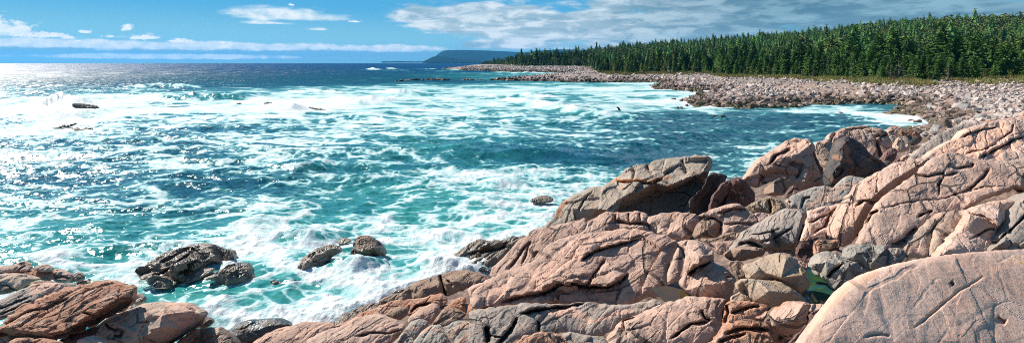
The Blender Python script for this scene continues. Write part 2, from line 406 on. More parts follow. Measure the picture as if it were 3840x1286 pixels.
# foam cover 0..1
dens = wsum([(100,250,600,10,.0),(900,255,600,12,.03),(1500,262,220,6,.45),(1950,284,260,9,.62),(1450,285,300,10,.22),(300,300,500,22,.12),(900,305,500,14,.22),
             (500,340,500,20,.52),(1000,350,300,22,.56),(1500,345,400,24,.66),(2000,345,420,22,.72),(2350,370,260,26,.68),(150,360,200,24,.45),
             (300,400,420,34,.64),(900,400,420,30,.68),(1400,405,420,30,.66),(1850,410,320,30,.58),(2250,410,240,16,.64),(2500,392,120,12,.8),
             (200,490,420,36,.42),(800,480,420,36,.48),(1300,490,400,36,.56),(1750,500,320,40,.55),(2150,480,240,36,.36),(2400,440,160,16,.25),(2700,450,260,24,.10),(3000,460,260,24,.10),
             (2450,520,240,40,.08),(2250,540,160,20,.5),(2750,560,120,30,.45),(2650,480,200,20,.05),(3150,428,160,12,.55),(3330,455,150,16,.8),(3300,420,120,10,.15),
             (150,590,360,44,.46),(700,600,360,44,.34),(1200,600,320,44,.50),(1700,600,300,44,.36),(2050,600,240,44,.10),(2350,600,200,44,.06),(2100,660,120,30,.42),
             (200,700,360,50,.38),(800,700,360,50,.36),(1300,690,320,50,.44),(1800,720,220,60,.66),(2000,740,120,60,.75),
             (150,820,300,60,.52),(700,820,360,60,.55),(1200,810,300,60,.58),(1700,860,240,60,.80),(1950,860,120,60,.85),
             (400,930,300,60,.60),(1000,930,360,60,.74),(1500,940,300,70,.80),(700,1080,400,80,.88),(1200,1080,340,80,.90),(900,1200,300,80,.92),(400,1010,160,50,.8)], .2)
# turquoise over the shallows, deep blue off shore
shal = wsum([(300,245,800,14,.0),(1500,255,800,14,.08),(1900,280,300,10,.5),(300,300,600,20,.08),(1000,300,400,16,.2),(300,380,500,40,.35),(1000,390,400,40,.55),(1700,380,500,50,.70),(2300,380,300,30,.75),
             (300,480,500,40,.12),(900,500,400,50,.25),(1400,500,400,50,.62),(1900,490,300,50,.55),(2300,500,240,50,.25),(2800,470,400,40,.22),(2900,420,200,12,.35),
             (200,600,400,60,.06),(800,620,400,60,.12),(1400,620,300,60,.55),(1800,620,240,60,.5),(2300,600,300,60,.10),(2150,680,160,40,.45),(2750,590,140,30,.4),(3330,410,120,14,.2),
             (150,760,240,60,.40),(700,740,400,60,.22),(1300,760,300,60,.7),(1800,760,240,60,.9),(150,860,240,60,.9),(600,880,300,60,.6),(1100,880,300,60,.85),(1600,900,300,80,.95),(900,1080,600,120,.95)], .2)
# spectrum, each octave faded out where the sheet is too coarse to carry it
def oct_(lx, ly, amp, lam, off, ridge=False, warp=0.):
    a = amp*sstep(1.2, 3.2, lam/DY)
    x, y = XX/lx+off, YY/ly-off
    if warp:
        x = x + warp*pn2(XX/(lx*2.3)+off*2, YY/(ly*2.3)); y = y + warp*pn2(XX/(lx*2.1)-off, YY/(ly*2.1)+7)
    n = pn2(x, y)
    if ridge: n = 1-2*np.abs(n)**.85
    return n*a
H = np.zeros(len(XX)); crest = np.zeros(len(XX))
for (lx, ly, amp, off, rd, wp) in ((42, 17, .42, 1.3, False, .5), (19, 9, .26, 4.1, True, .5), (9, 4.6, .17, 8.3, True, .5), (4.4, 2.6, .10, 2.2, True, .6), (2.2, 1.35, .055, 6.6, True, .6), (1.1, .75, .028, 9.9, True, .5), (.55, .4, .014, 3.3, True, .4), (.3, .22, .007, 5.7, False, .3)):
    h = oct_(lx, ly, amp, ly, off, rd, wp); H += h
    if rd and lx > 2: crest += h
# breaking swells, crest lines as the photograph shows them
def swell(line, height, front, back, foam_top=.6):
    global H, dens, shal
    P = [at(*q) for q in line]
    best = np.full(len(XX), 1e9); sgn = np.zeros(len(XX)); tt_ = np.zeros(len(XX)); L = len(P)-1
    for i in range(L):
        (x0, y0), (x1, y1) = P[i], P[i+1]
        ex, ey = x1-x0, y1-y0; l2 = ex*ex+ey*ey
        tq = np.clip(((XX-x0)*ex+(YY-y0)*ey)/l2, 0, 1)
        dx, dyy = XX-x0-tq*ex, YY-y0-tq*ey; d = np.hypot(dx, dyy)
        s = np.where(ex*dyy-ey*dx > 0, 1, -1)
        mk = d < best; best = np.where(mk, d, best); sgn = np.where(mk, s, sgn); tt_ = np.where(mk, (i+tq)/L, tt_)
    e = np.sin(np.clip(tt_, 0.0, 1)*math.pi)**.6
    jit = 1+.5*fbm2(XX*.35, YY*.35, 3)
    prof = np.where(sgn < 0, np.exp(-(best/front)**2), np.exp(-(best/back)**2))*e
    H += height*prof*np.clip(jit, .5, 1.6)
    if foam_top:
        q = np.exp(-((best)/(front*1.1))**2)*e
        dens = dens + foam_top*q*np.clip(jit*1.1, .3, 1.5)
    shal = np.clip(shal + .35*np.exp(-(best/front)**2)*(sgn < 0)*e, 0, 1)
swell(pts("1920,392 2010,402 2090,416 2180,430 2290,440 2420,446"), .95, 1.7, 4.2, .35)
swell(pts("1880,380 1960,388 2010,392"), .7, 1.5, 3., .8)
swell(pts("1960,362 2060,370"), .7, 1.6, 3.5, .8)
swell(pts("1290,385 1360,392 1440,388 1490,376"), 1.0, 2.0, 4.5, .6)
swell(pts("1400,345 1500,352 1570,345"), 1.0, 2.4, 5., .5)
swell(pts("420,362 560,372 700,378 860,376 980,362"), 1.15, 3.0, 7., -.25)
swell(pts("480,336 600,326 740,332"), 1.1, 3., 7., .5)
swell(pts("1080,345 1200,352 1330,346"), .9, 3., 6., .3)
swell(pts("60,408 160,400 260,402 330,410"), 1.3, 2.2, 3.5, .9)
swell(pts("150,446 240,450 330,446"), .8, 1.5, 3., .9)
swell(pts("1400,262 1500,259 1640,260"), 1.3, 6, 14, .8)
swell(pts("1850,272 1960,275 2080,276"), .9, 5, 10, .8)
swell(pts("3110,425 3190,430 3280,442 3400,458 3500,476"), .55, 1.3, 3., .9)
swell(pts("2800,420 2940,424 3080,420"), .4, 1.5, 4., .35)
swell(pts("1000,418 1100,424 1180,418"), .7, 1.2, 3., .7)
swell(pts("1060,880 1150,915 1260,920"), .35, .5, 1.4, .2)
swell(pts("1240,1030 1340,1040 1460,1020"), .35, .4, 1.0, .1)
swell(pts("1500,560 1640,575 1760,570"), .35, .9, 2.2, .0)
swell(pts("640,610 800,622 960,616"), .4, 1., 2.4, -.1)
swell(pts("980,640 1120,652 1260,640"), .4, .9, 2.2, .1)
swell(pts("2080,610 2180,616 2290,610"), .25, .8, 2., .1)
swell(pts("1790,695 1880,700 1990,690"), .35, .7, 1.6, .3)
# surge piled against the land and the rocks in the water
SEAROCKS = [(760,1010,150),(1010,960,70),(1150,990,90),(1340,950,60),(1660,970,130),(2045,740,30),(150,405,90),(330,400,60),(230,470,90),(1080,400,120),(1180,405,60),(895,388,24),(2690,432,30),(2790,432,30),(1060,1065,50),(930,1240,120)]
for fx, fy, r in SEAROCKS:
    X0, Y0 = at(fx, fy); rr = r/FOC*Y0
    q = np.exp(-(((XX-X0)/(rr*1.5))**2+((YY-Y0)/(rr*1.5+.12*Y0))**2))
    dens = dens + .4*q
dens = np.where((depth > -3) & (depth < 12), dens+.28*np.exp(-np.maximum(depth, 0)/ (1.2+.012*YY)), dens)
calm = sdf_poly(XX, YY, np.array([at(*q) for q in pts("2300,440 2560,425 2900,420 3300,405 3420,398 3420,415 3050,470 2800,560 2500,640 2250,640 2150,560")]))
calm = sstep(-10, 4, calm)
H *= (1-.35*calm)
near_land = np.clip(-depth, 0, 3); H = H - near_land*.5
# lace: sharp webs of foam on several scales, stretched along the wave crests
def lace(lx, ly, off, k=3.2):
    wx = .45*pn2(XX/(lx*1.9)+off, YY/(ly*1.9)); wy = .45*pn2(XX/(lx*1.7)-off, YY/(ly*1.7)+3)
    return np.clip(1-np.abs(pn2(XX/lx+wx+off, YY/ly+wy))*k, 0, 1)
far = sstep(60, 160, YY)
fadeS = lambda lam: sstep(.8, 2.0, lam/DY)
patch = .5+.5*fbm2(XX/24, YY/13, 4, .55, 3.1)
patch2 = .5+.5*fbm2(XX/7.5, YY/4.2, 4, .55, 8.1)
patch3 = .5+.5*fbm2(XX/160, YY/70, 4, .6, 1.7)
l1 = lace(5.5, 3.2, 1.1)*fadeS(3.2); l2 = lace(2.1, 1.3, 5.2)*fadeS(1.3); l3 = lace(.85, .55, 7.7)*fadeS(.55)
l0 = lace(15, 6.5, 2.7)*fadeS(6)
fo = .30*(patch-.5) + .30*(patch2-.5) + .22*(patch3-.5)*far + .22*(l0-.35)*far + .30*(l1-.35) + .36*(l2-.35)*fadeS(1.3) + .26*(l3-.35)*fadeS(.55)
fo = fo + .22*np.clip(crest, -.5, .8)
streak = .5+.5*fbm2(XX/30+.4*patch, YY/3.1+.6*patch2, 3, .6, 6.3)
fo = fo + .34*(streak-.5)*sstep(10, 40, YY)
nearw = np.clip((46-YY)/22, 0, 1)
dens = np.minimum(dens, 1.02)
dens = dens - .31*nearw*np.clip(dens, 0, 1)
foam = np.clip(dens*1.0 + 1.25*fo, -.5, 2)
thick = sstep(.55, 1.1, foam)
H = H + sstep(.45, 1.0, foam)*(.05*fbm2(XX*2.2, YY*2.2, 3)*fadeS(.5) + .035)*np.clip(1.5-YY/60, 0, 1)
# crash of spray over the rock far left
def spray(fx, fy, wx, wy, h):
    wy = wy*2.2; h = h*.6
    X0, Y0 = at(fx, fy); sx, sy = wx/FOC*Y0, wy
    q = np.exp(-((XX-X0)/sx)**2-((YY-Y0)/sy)**2)
    return h*q*np.clip(.8+.6*fbm2(XX*.5, YY*.14, 4), .2, 2.), q
for a in ((230, 405, 70, 2.2, 1.7), (150, 408, 50, 2., 1.3), (300, 435, 60, 1.8, 1.1), (190, 440, 60, 1.6, .9), (1090, 418, 50, 1.5, .9), (1160, 392, 30, 1.5, .6), (1400, 262, 30, 10, 3.), (1730, 262, 40, 9, 2.2), (2650, 345, 30, 1.5, .7), (1680, 1010, 60, .5, .5), (1610, 1000, 40, .5, .45), (1950, 298, 60, 3, 1.)):
    hh, q = spray(*a); H += hh; foam = np.maximum(foam, 1.3*q)
V = np.stack([XX, YY, H], 1)
idx = np.arange(len(XX)).reshape(shp)
Q = np.stack([idx[:-1,:-1], idx[:-1,1:], idx[1:,1:], idx[1:,:-1]], -1).reshape(-1, 4)
keep = (depth[Q].max(1) > -5)
kv, Fq = np.unique(Q[keep], return_inverse=True)
m, t, bs = new_mat('sea_water')
p = t.pos(); fo_ = t.attr('foam'); sh_ = t.attr('shallow'); dist = t.attr('dist')
f1 = t.noise(p, 5., 6, .7, .6); f2 = t.noise(p, 1.1, 6, .68, .8); 
pst = t.vmath('MULTIPLY', p, (.55, 1.1, 1.)); f3 = t.noise(pst, .28, 7, .7, .6)
dsel = t.ramp(dist, 25, 110)
fn = t.mixf(dsel, t.math('ADD', t.math('MULTIPLY', f1, .45), t.math('MULTIPLY', f2, .55)), t.math('ADD', t.math('MULTIPLY', f2, .35), t.math('MULTIPLY', f3, .65)))
fm = t.math('ADD', fo_, t.math('MULTIPLY', t.math('SUBTRACT', fn, .5), .95))
mask = t.ramp(fm, .45, .61)
mask = t.math('ADD', t.math('MULTIPLY', mask, .96), t.math('MULTIPLY', t.ramp(fm, .15, .5), .04))
deep = t.mix(t.ramp(dist, 60, 700), (.005, .066, .096), (.003, .048, .140))
turq = t.mix(t.ramp(f2, .35, .65), (.012, .175, .170), (.045, .30, .275))
wc = t.mix(t.ramp(t.math('ADD', sh_, t.math('MULTIPLY', t.math('SUBTRACT', f3, .5), .5)), .20, .92), deep, turq)
wc = t.mix(t.ramp(fm, .12, .56, 0, .58), wc, (.09, .36, .35))     # air bubbles under the foam
t.put(bs.inputs['Base Color'], wc)
bs.inputs['IOR'].default_value = 1.33
t.put(bs.inputs['Roughness'], t.mixf(t.ramp(dist, 15, 60), .16, t.ramp(dist, 60, 220, .34, .60)))
nrm = t.node('ShaderNodeNewGeometry').outputs['Normal']
def nz(scale, k, w, sy=1.):
    n = t.noise(t.vmath('MULTIPLY', p, (1.0, sy, 1.0)), scale, 4, .7, .3, True)
    v = t.vmath('MULTIPLY', t.vmath('SUBTRACT', n, (.5, .5, .5)), (1., 1., 0.))
    return t.vmath('SCALE', v, scale=t.math('MULTIPLY', w, k))
w1 = t.ramp(dist, 50, 140, 1., 0.); w2 = t.math('MULTIPLY', t.ramp(dist, 22, 60), t.ramp(dist, 200, 500, 1., 0.)); w3 = t.ramp(dist, 140, 400); 
nn = t.vmath('ADD', nrm, t.vmath('ADD', nz(4.2, 1.35, w1), t.vmath('ADD', nz(1.6, 1.8, w2, .30), nz(.9, 2.2, w3, .045))))
nn = t.vmath('NORMALIZE', nn)
t.put(bs.inputs['Normal'], nn)
# facets of the chop mirror sun and sky: a Gaussian spread of slopes that widens with distance
bs.inputs['Specular IOR Level'].default_value = 0.; 
gl = t.node('ShaderNodeBsdfAnisotropic', distribution='BECKMANN'); t.put(gl.inputs['Normal'], nn); gl.inputs['Color'].default_value = (1, 1, 1, 1)
t.put(gl.inputs['Roughness'], t.mixf(t.ramp(dist, 15, 60), .25, t.ramp(dist, 60, 300, .36, .50)))
fr = t.node('ShaderNodeFresnel'); fr.inputs['IOR'].default_value = 1.33; t.put(fr.inputs['Normal'], nn)
fcl = t.math('MINIMUM', fr.outputs[0], t.ramp(dist, 20, 250, .5, .14))
wm = t.node('ShaderNodeMixShader'); t.put(wm.inputs[0], fcl); t.put(wm.inputs[1], bs.outputs[0]); t.put(wm.inputs[2], gl.outputs[0])
fb = t.node('ShaderNodeBsdfPrincipled')
t.put(fb.inputs['Base Color'], t.mix(t.ramp(fm, .46, 1.10), (.30, .56, .57), (.78, .82, .82)))
fb.inputs['Roughness'].default_value = .7; fb.inputs['Specular IOR Level'].default_value = .3
t.put(fb.inputs['Normal'], t.bump(t.math('ADD', t.math('MULTIPLY', f1, .5), f2), .16, .6))
ms = t.node('ShaderNodeMixShader'); t.put(ms.inputs[0], mask); t.put(ms.inputs[1], wm.outputs[0]); t.put(ms.inputs[2], fb.outputs[0])
t.put(t.n['Material Output'].inputs['Surface'], ms.outputs[0])
me = mesh_np('sea', V[kv], Fq.reshape(-1, 4), m, True, {'foam': foam[kv], 'shallow': shal[kv], 'dist': YY[kv]})
tag(link('sea', me), kind='structure')
XXs = YYs = H = None

# ------------------------------------------------------------------ rocks
REG = {'A': (0,960), 'B': (480,860), 'C': (920,960), 'D': (1600,740), 'E': (1800,960), 'F': (2000,550), 'G': (2880,400), 'H': (2880,640), 'I': (2400,760), 'J': (2640,960), 'P': None}
KZ = 2.6469
def V_(reg, s):
    if reg == 'P': return np.array(pts(s))
    ox, oy = REG[reg]
    return np.array([(ox+x/KZ, oy+y/KZ) for x, y in pts(s)])
def seg_d(px, py, L, closed=False):
    best = np.full(px.shape, 1e18); sg = np.ones(px.shape); near = np.zeros(px.shape+(2,)); par = np.zeros(px.shape)
    n = len(L) if closed else len(L)-1
    for i in range(n):
        x0, y0 = L[i]; x1, y1 = L[(i+1) % len(L)]
        ex, ey = x1-x0, y1-y0
        q = np.clip(((px-x0)*ex+(py-y0)*ey)/(ex*ex+ey*ey+1e-12), 0, 1)
        nx, ny = x0+q*ex, y0+q*ey
        d = (px-nx)**2+(py-ny)**2
        m = d < best
        best = np.where(m, d, best); sg = np.where(m, np.sign(ex*(py-y0)-ey*(px-x0)), sg); par = np.where(m, (i+q)/n, par)
        near[m] = np.stack([nx, ny], -1)[m]
    return np.sqrt(best), sg, near, par
def inside(px, py, L):
    ins = np.zeros(px.shape, bool)
    for (x0, y0), (x1, y1) in zip(L, np.roll(L, -1, 0)):
        c = (y0 > py) != (y1 > py)
        with np.errstate(divide='ignore', invalid='ignore'):
            ins ^= c & (px < (x1-x0)*(py-y0)/(y1-y0+1e-30)+x0)
    return ins
ROCKN = [0]
def rock(name, label, reg, outline, pal, pitch=32, lr=0., bulge=.55, R=.8, thick=1.2, Db=None, back=0., ctrl=None, cracks=(), veins=(), rough=1., facet=1., fol=1., group=None, zb=None, g=3.3, cat=None):
    """one rock: its outline as measured, set down where that bearing meets the ground, its main face pitched
    `pitch` degrees from level and turned by `lr` metres per metre, then given its relief and a closed back"""
    ROCKN[0] += 1; seed = ROCKN[0]*3.71
    rs = np.random.default_rng(ROCKN[0])
    P = V_(reg, outline) if isinstance(outline, str) else outline
    # roughen the outline
    Q = []
    for a, b in zip(P, np.roll(P, -1, 0)):
        n = max(1, int(np.hypot(*(b-a))/9))
        for i in range(n): Q.append(a+(b-a)*i/n)
    Q = np.array(Q); c = Q.mean(0)
    # round the corners a little, then jitter
    Q = .5*Q + .25*np.roll(Q, 1, 0) + .25*np.roll(Q, -1, 0)
    size = math.sqrt(np.prod(np.ptp(P, 0)))
    ja = min(3.2, .02*size)*rough
    Q = Q + ja*np.stack([pn2(Q[:,0]/22+seed, Q[:,1]/22), pn2(Q[:,0]/22, Q[:,1]/22+seed)], 1)*1.6
    lo, hi = Q.min(0), Q.max(0)
    bx, by, tx = P[np.argmax(P[:,1])][0], P[:,1].max(), P[:,1].min()
    byc = min(by, 1330.)
    if zb is not None: D0 = (EYE-zb)*FOC/(byc-HY)
    elif Db is None: D0 = ray_ground(float(np.clip(bx, -200, 4040)), byc, -.05)
    else: D0 = Db
    D0 += back
    kb, kt = (by-HY)/FOC, (tx-HY)/FOC
    tp = math.tan(math.radians(min(pitch, 89)))
    s = max(0., D0*(kb-kt)/(tp+max(kt, -.5)))
    Dt = D0+s
    wpx = hi[0]-lo[0]; wm = wpx/FOC*D0
    A = np.array([[1, 0, by], [1, 0, tx], [1, wpx/2, by]]); B = 1/np.array([D0, max(Dt, D0*1.001), D0+lr*wm/2])
    coef = np.linalg.solve(A, B)
    mx = .5*(lo[0]+hi[0])
    g_ = g*max(1., math.sqrt(wpx*(hi[1]-lo[1])/150000.))
    g_ = min(g_, max(1.2, size/14))
    gx, gy = np.meshgrid(np.arange(lo[0]-g_, hi[0]+g_*1.5, g_), np.arange(lo[1]-g_, hi[1]+g_*1.5, g_), indexing='ij')
    px, py = gx.ravel(), gy.ravel()
    d, _, near, _ = seg_d(px, py, Q, True); ins = inside(px, py, Q)
    ix = np.arange(len(px)).reshape(gx.shape)
    F = np.stack([ix[:-1,:-1], ix[:-1,1:], ix[1:,1:], ix[1:,:-1]], -1).reshape(-1, 4)
    F = F[ins[F].any(1) & (ins[F] | (d[F] < g_*1.5)).all(1)]
    rim = ~ins
    px = np.where(rim, near[:,0], px); py = np.where(rim, near[:,1], py); d = np.where(rim, 0, d)
    kv, Fi = np.unique(F, return_inverse=True); F = Fi.reshape(-1, 4)
    px, py, d, rim = px[kv], py[kv], d[kv], rim[kv]
    inv = coef[0]+coef[1]*(px-mx)+coef[2]*py
    Dp = 1/np.maximum(inv, 1/ (D0*3.5))
    inr = d.max(); inr_m = inr/FOC*D0
    u = np.clip(d/(R*inr), 0, 1)
    dome = np.sqrt(np.maximum(0, 1-(1-u)**2))
    off = -bulge*inr_m*dome
    if ctrl:
        k = [Vector((float(a), float(b))) for a, b in P]; kz = [0.]*len(P)
        ct = ctrl if isinstance(ctrl, list) else []
        for a, b, dz in ct:
            if reg != 'P': a, b = REG[reg][0]+a/KZ, REG[reg][1]+b/KZ
            dd = np.hypot(P[:,0]-a, P[:,1]-b); j = int(dd.argmin())
            if dd[j] < 7: kz[j] = dz
            else: k.append(Vector((float(a), float(b)))); kz.append(dz)
        vo, _, fo2, ov, _, _ = delaunay_2d_cdt(k, [], [list(range(len(P)))], 0, 1e-5)
        zo = [kz[o[0]] if o else 0. for o in ov]
        pl = np.zeros(len(px)); got = np.zeros(len(px), bool)
        for f in fo2:
            for q in range(1, len(f)-1):
                (x0, y0), (x1, y1), (x2, y2) = vo[f[0]], vo[f[q]], vo[f[q+1]]
                de = (y1-y2)*(x0-x2)+(x2-x1)*(y0-y2)
                if abs(de) < 1e-9: continue
                l0 = ((y1-y2)*(px-x2)+(x2-x1)*(py-y2))/de; l1 = ((y2-y0)*(px-x2)+(x0-x2)*(py-y2))/de; l2 = 1-l0-l1
                m = (l0 > -.02) & (l1 > -.02) & (l2 > -.02) & ~got
                pl[m] = (l0*zo[f[0]]+l1*zo[f[q]]+l2*zo[f[q+1]])[m]; got |= m
        off = off + pl
    vein = np.zeros(len(px))
    for cr in cracks:
        L = V_(reg, cr[0]); w, dep = cr[1], cr[2]; step = cr[3] if len(cr) > 3 else 0.
        wob = 2.6*pn2(px/40+seed, py/40)+1.3*pn2(px/13, py/13+seed)
        dd, sg, _, par = seg_d(px+wob, py+wob*.6, L)
        e = np.clip(np.sin(par*math.pi)*2.2, 0, 1) if len(L) > 1 else 1
        wl = w*(1+.5*pn2(px/30, py/30+3))
        off = off + dep*np.exp(-(dd/np.maximum(wl, 1))**2)*e
        if step: off = off - step*np.where(sg < 0, np.exp(-dd/ (w*9)), 0)*e
    for L, w in veins:
        dd, _, _, par = seg_d(px+6*pn2(px/30, py/30), py+6*pn2(px/30+9, py/30), V_(reg, L))
        vein = np.maximum(vein, np.exp(-(dd/w)**2))
    Df = Dp+off
    Pf = np.stack([(px-CX)/FOC*Df, Df, EYE-(py-HY)/FOC*Df], 1)
    Lm = max(.25, min(inr_m, 1.6))
    nrm = np.array([-.1, -math.sin(math.radians(pitch)), math.cos(math.radians(pitch))])
    sq = np.array([[.72, .60, .34], [.55, -.62, .56], [-.43, .50, .75]])
    Pr = Pf@sq.T
    wrp = .12*fbm3(Pf/(Lm*1.6), 2, .5, seed+3)[:,None]
    fa, edge = facets(Pr/(Lm*np.array([2.4, 1.15, 1.0]))+seed+wrp, ROCKN[0])
    fa2, edge2 = facets(Pr/(Lm*np.array([.85, .36, .36]))+seed*2+wrp*2, ROCKN[0]+50)
    sd_ = np.array([.72, .60, .34])
    al = Pf@sd_; pe = Pf@np.array([.55, -.62, .56])
    fl = fbm3(np.stack([al*.35, pe*2.6, Pf[:,2]*.3], 1)/Lm*.9, 4, .55, seed)
    fb = fbm3(Pf/(Lm*1.1), 6, .56, seed)
    fbl = fbm3(Pf*2.2, 4, .6, seed)
    if 'slab' in name or 'ledge' in name:      # two sets of straight joints part the slab into stepped blocks
        ra = rs.uniform(-.22, .22); na = np.array([.55*math.cos(ra)-.62*-math.sin(ra)*.3, -.62*math.cos(ra)+.4*math.sin(ra), .56]); nb = np.array([.80, .45, .25])
        wj = .05*fbm3(Pf/(Lm*2.5), 2, .5, seed+5)
        qa = Pf@na/(Lm*rs.uniform(.85, 1.25))+wj+rs.random(); ka = np.floor(qa); qb = Pf@nb/(Lm*rs.uniform(1.9, 2.8))+wj+rs.random()+.37*ka; kb_ = np.floor(qb)
        stp = (hash3(ka.astype(np.int64), kb_.astype(np.int64), np.full(len(ka), ROCKN[0]), 9)-.5)
        ea = np.minimum(qa-ka, 1-qa+ka)*Lm; eb = np.minimum(qb-kb_, 1-qb+kb_)*Lm*2.2
        fa = fa*.45 + stp*.38 + .18*(qa-ka-.5)*np.sign(stp+.2)
        fa = fa - .16*np.exp(-(ea/.022)**2)*(.4+hash3(ka.astype(np.int64), kb_.astype(np.int64), np.full(len(ka), ROCKN[0]), 4)) - .12*np.exp(-(eb/.022)**2)
    disp = Lm*(facet*(.30*fa + .045*fa2) + .03*rough*fb + fol*.03*fl) + .012*rough*fbl
    disp -= facet*Lm*.06*np.exp(-(edge/.03)**2)*(rs.random()*.6+.4) + facet*Lm*.006*np.exp(-(edge2/.05)**2)
    sw = pe/Lm*(2.2 if fol < 1.5 else 3.2)+1.2*fbm3(Pf/(Lm*2.), 3, .5, seed+8)
    sw = sw-np.floor(sw)
    disp += Lm*fol*.045*(np.minimum(sw*1.2, (1-sw)*6)-.45)*(.6+.8*pn3(Pf[:,0]/Lm, Pf[:,1]/Lm, Pf[:,2]/Lm+seed))
    disp *= np.clip(d/(.10*inr+3), 0, 1)
    Pf = Pf + nrm*disp[:,None]
    # the unseen back
    T = thick*inr_m
    Dbk = Dp + T*(.15+.85*np.sqrt(np.maximum(0, 1-(1-np.clip(d/inr, 0, 1))**2)))
    Pb = np.stack([(px-CX)/FOC*Dp, Dbk, EYE-(py-HY)/FOC*Dp - .35*(Dbk-Dp)], 1)
    n = len(px)
    mapb = np.where(rim, np.arange(n), 0); ii = np.where(~rim)[0]; mapb[ii] = n+np.arange(len(ii))
    Vv = np.concatenate([Pf, Pb[ii]])
    Fb = mapb[F][:, ::-1]
    okb = ~(rim[F].all(1))
    Fa = np.concatenate([F, Fb[okb]])
    base = np.array([Vv[:,0].mean(), Vv[:,1].mean(), Vv[:,2].min()])
    me = mesh_np(name, Vv-base, Fa[:, ::-1], M[pal], False, {'vein': np.concatenate([vein, np.zeros(len(ii))])})
    o = link(name, me); o.location = base
    tag(o, label, cat or ('boulder' if 'boulder' in name else 'rock'), group)
    return o
# ---- outcrop at the lower left
R_ = rock
R_('rock_ledge', 'low pointed pink rock at the very back of the left outcrop', 'A', "-80,100 90,92 170,72 240,38 288,62 308,105 300,150 120,160 -80,165", 'pink', 30, zb=1.5)
R_('rock', 'small rounded pink knob on the back rim of the left outcrop', 'A', "328,118 352,98 420,78 470,75 515,105 532,140 480,160 380,155 340,140", 'pink', 40, zb=1.55, bulge=.8)
R_('rock_ledge', 'long flat slab with a ragged coral end, second from the back of the left outcrop', 'A', "-80,150 60,118 160,112 330,130 520,138 530,200 515,245 440,240 300,195 150,175 -80,225", 'coral', 24, zb=1.35, cracks=[("0,150 200,140 330,160", 4, .1)])
R_('boulder', 'rounded pink boulder with a horizontal split, beside the dark grey stone on the left outcrop', 'A', "520,135 570,118 640,145 700,180 702,235 640,272 560,262 525,245", 'pink', 45, zb=1.2, bulge=.8, cracks=[("530,215 620,205 700,215", 3, .12)])
R_('boulder', 'small dark grey layered boulder at the sea end of the left outcrop', 'A', "690,190 735,165 775,148 830,190 834,235 760,262 690,265", 'grey', 50, zb=1.1, bulge=.8, rough=1.6)
R_('boulder', 'tan rock with a coral broken end, left edge above the grey slab', 'A', "-80,195 60,165 160,165 330,195 400,215 330,250 250,280 180,335 130,355 110,300 60,280 -80,285", 'tan', 26, zb=1.25, ctrl=[(240,240,-.1),(130,330,.25)], facet=1.3)
R_('boulder', 'rounded brown pink rock cut by the left edge of the picture above the dark gap', 'A', "-90,272 60,275 128,310 120,358 60,375 -90,390", 'brown', 48, zb=1.1, bulge=.8)
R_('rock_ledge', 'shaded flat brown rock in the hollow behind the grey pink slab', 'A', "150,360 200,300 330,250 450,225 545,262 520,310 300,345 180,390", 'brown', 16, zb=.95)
R_('rock', 'small coral rubble stone between the grey green stone and the big red slab', 'A', "745,262 800,240 860,232 905,255 850,280 780,300", 'coral', 35, zb=.95, bulge=.8)
R_('rock', 'small dark stone at the water just beyond the top of the big red slab', 'A', "850,232 880,215 905,225 910,245 870,250", 'dark', 50, zb=.5, bulge=.9)
R_('rock_slab', 'grey pink slab with thin dark cracks lying behind the big red slab', 'A', "-90,475 60,400 180,345 310,280 400,262 560,265 625,262 645,305 590,350 440,420 320,480 200,540 60,610 -90,660", 'grey', 26, zb=1.5, bulge=.35, cracks=[("-40,530 120,475 300,400", 3, .12), ("0,590 200,500 330,440", 3, .1)], veins=[("330,300 450,285 570,290", 18), ("300,370 450,340 580,310", 12)])
R_('rock', 'flat grey green stone wedged between the two largest slabs of the left outcrop', 'A', "560,288 600,275 740,262 772,285 700,312 600,335 570,318", 'bluegrey', 28, zb=1.45, fol=.4)
R_('rock_slab', 'largest rough red granite slab of the left outcrop with a dark overhanging underside', 'A', "-60,760 0,690 60,600 180,520 310,465 420,395 560,345 700,305 830,270 930,240 1060,238 1200,255 1300,285 1335,325 1320,420 1290,470 1200,535 1080,595 980,655 880,700 760,750 640,800 590,845 400,840 80,840 0,800", 'coral', 33, zb=1.35, bulge=.22, R=.5, back=-.1, thick=.8,
   ctrl=[(20,705,-.15),(240,725,-.25),(480,748,-.3),(640,722,-.3),(800,640,-.28),(890,590,-.28),(1010,520,-.25),(1110,450,-.22),(1190,385,-.2),(1335,325,-.1),(590,845,.75),(400,840,.8),(80,840,.6),(640,800,.7),(760,750,.65),(880,700,.6),(980,655,.55),(1080,595,.5),(1200,535,.45),(1290,470,.35),(0,800,.4)], rough=2.6, fol=.35, cracks=[("310,465 330,420 430,390 570,345", 5, .3), ("0,690 180,600 340,540 520,500 700,400", 5, .14), ("820,560 950,600 1090,530", 5, .15)])
R_('boulder', 'small pink boulder behind the right end of the big red slab', 'A', "1300,420 1345,355 1440,395 1435,462 1370,492 1310,480", 'pink', 45, zb=.7, bulge=.8)
R_('rock', 'low smooth tan stone under the right end of the big red slab', 'A', "1180,560 1260,490 1330,470 1370,490 1330,530 1220,570", 'tan', 35, zb=.8)
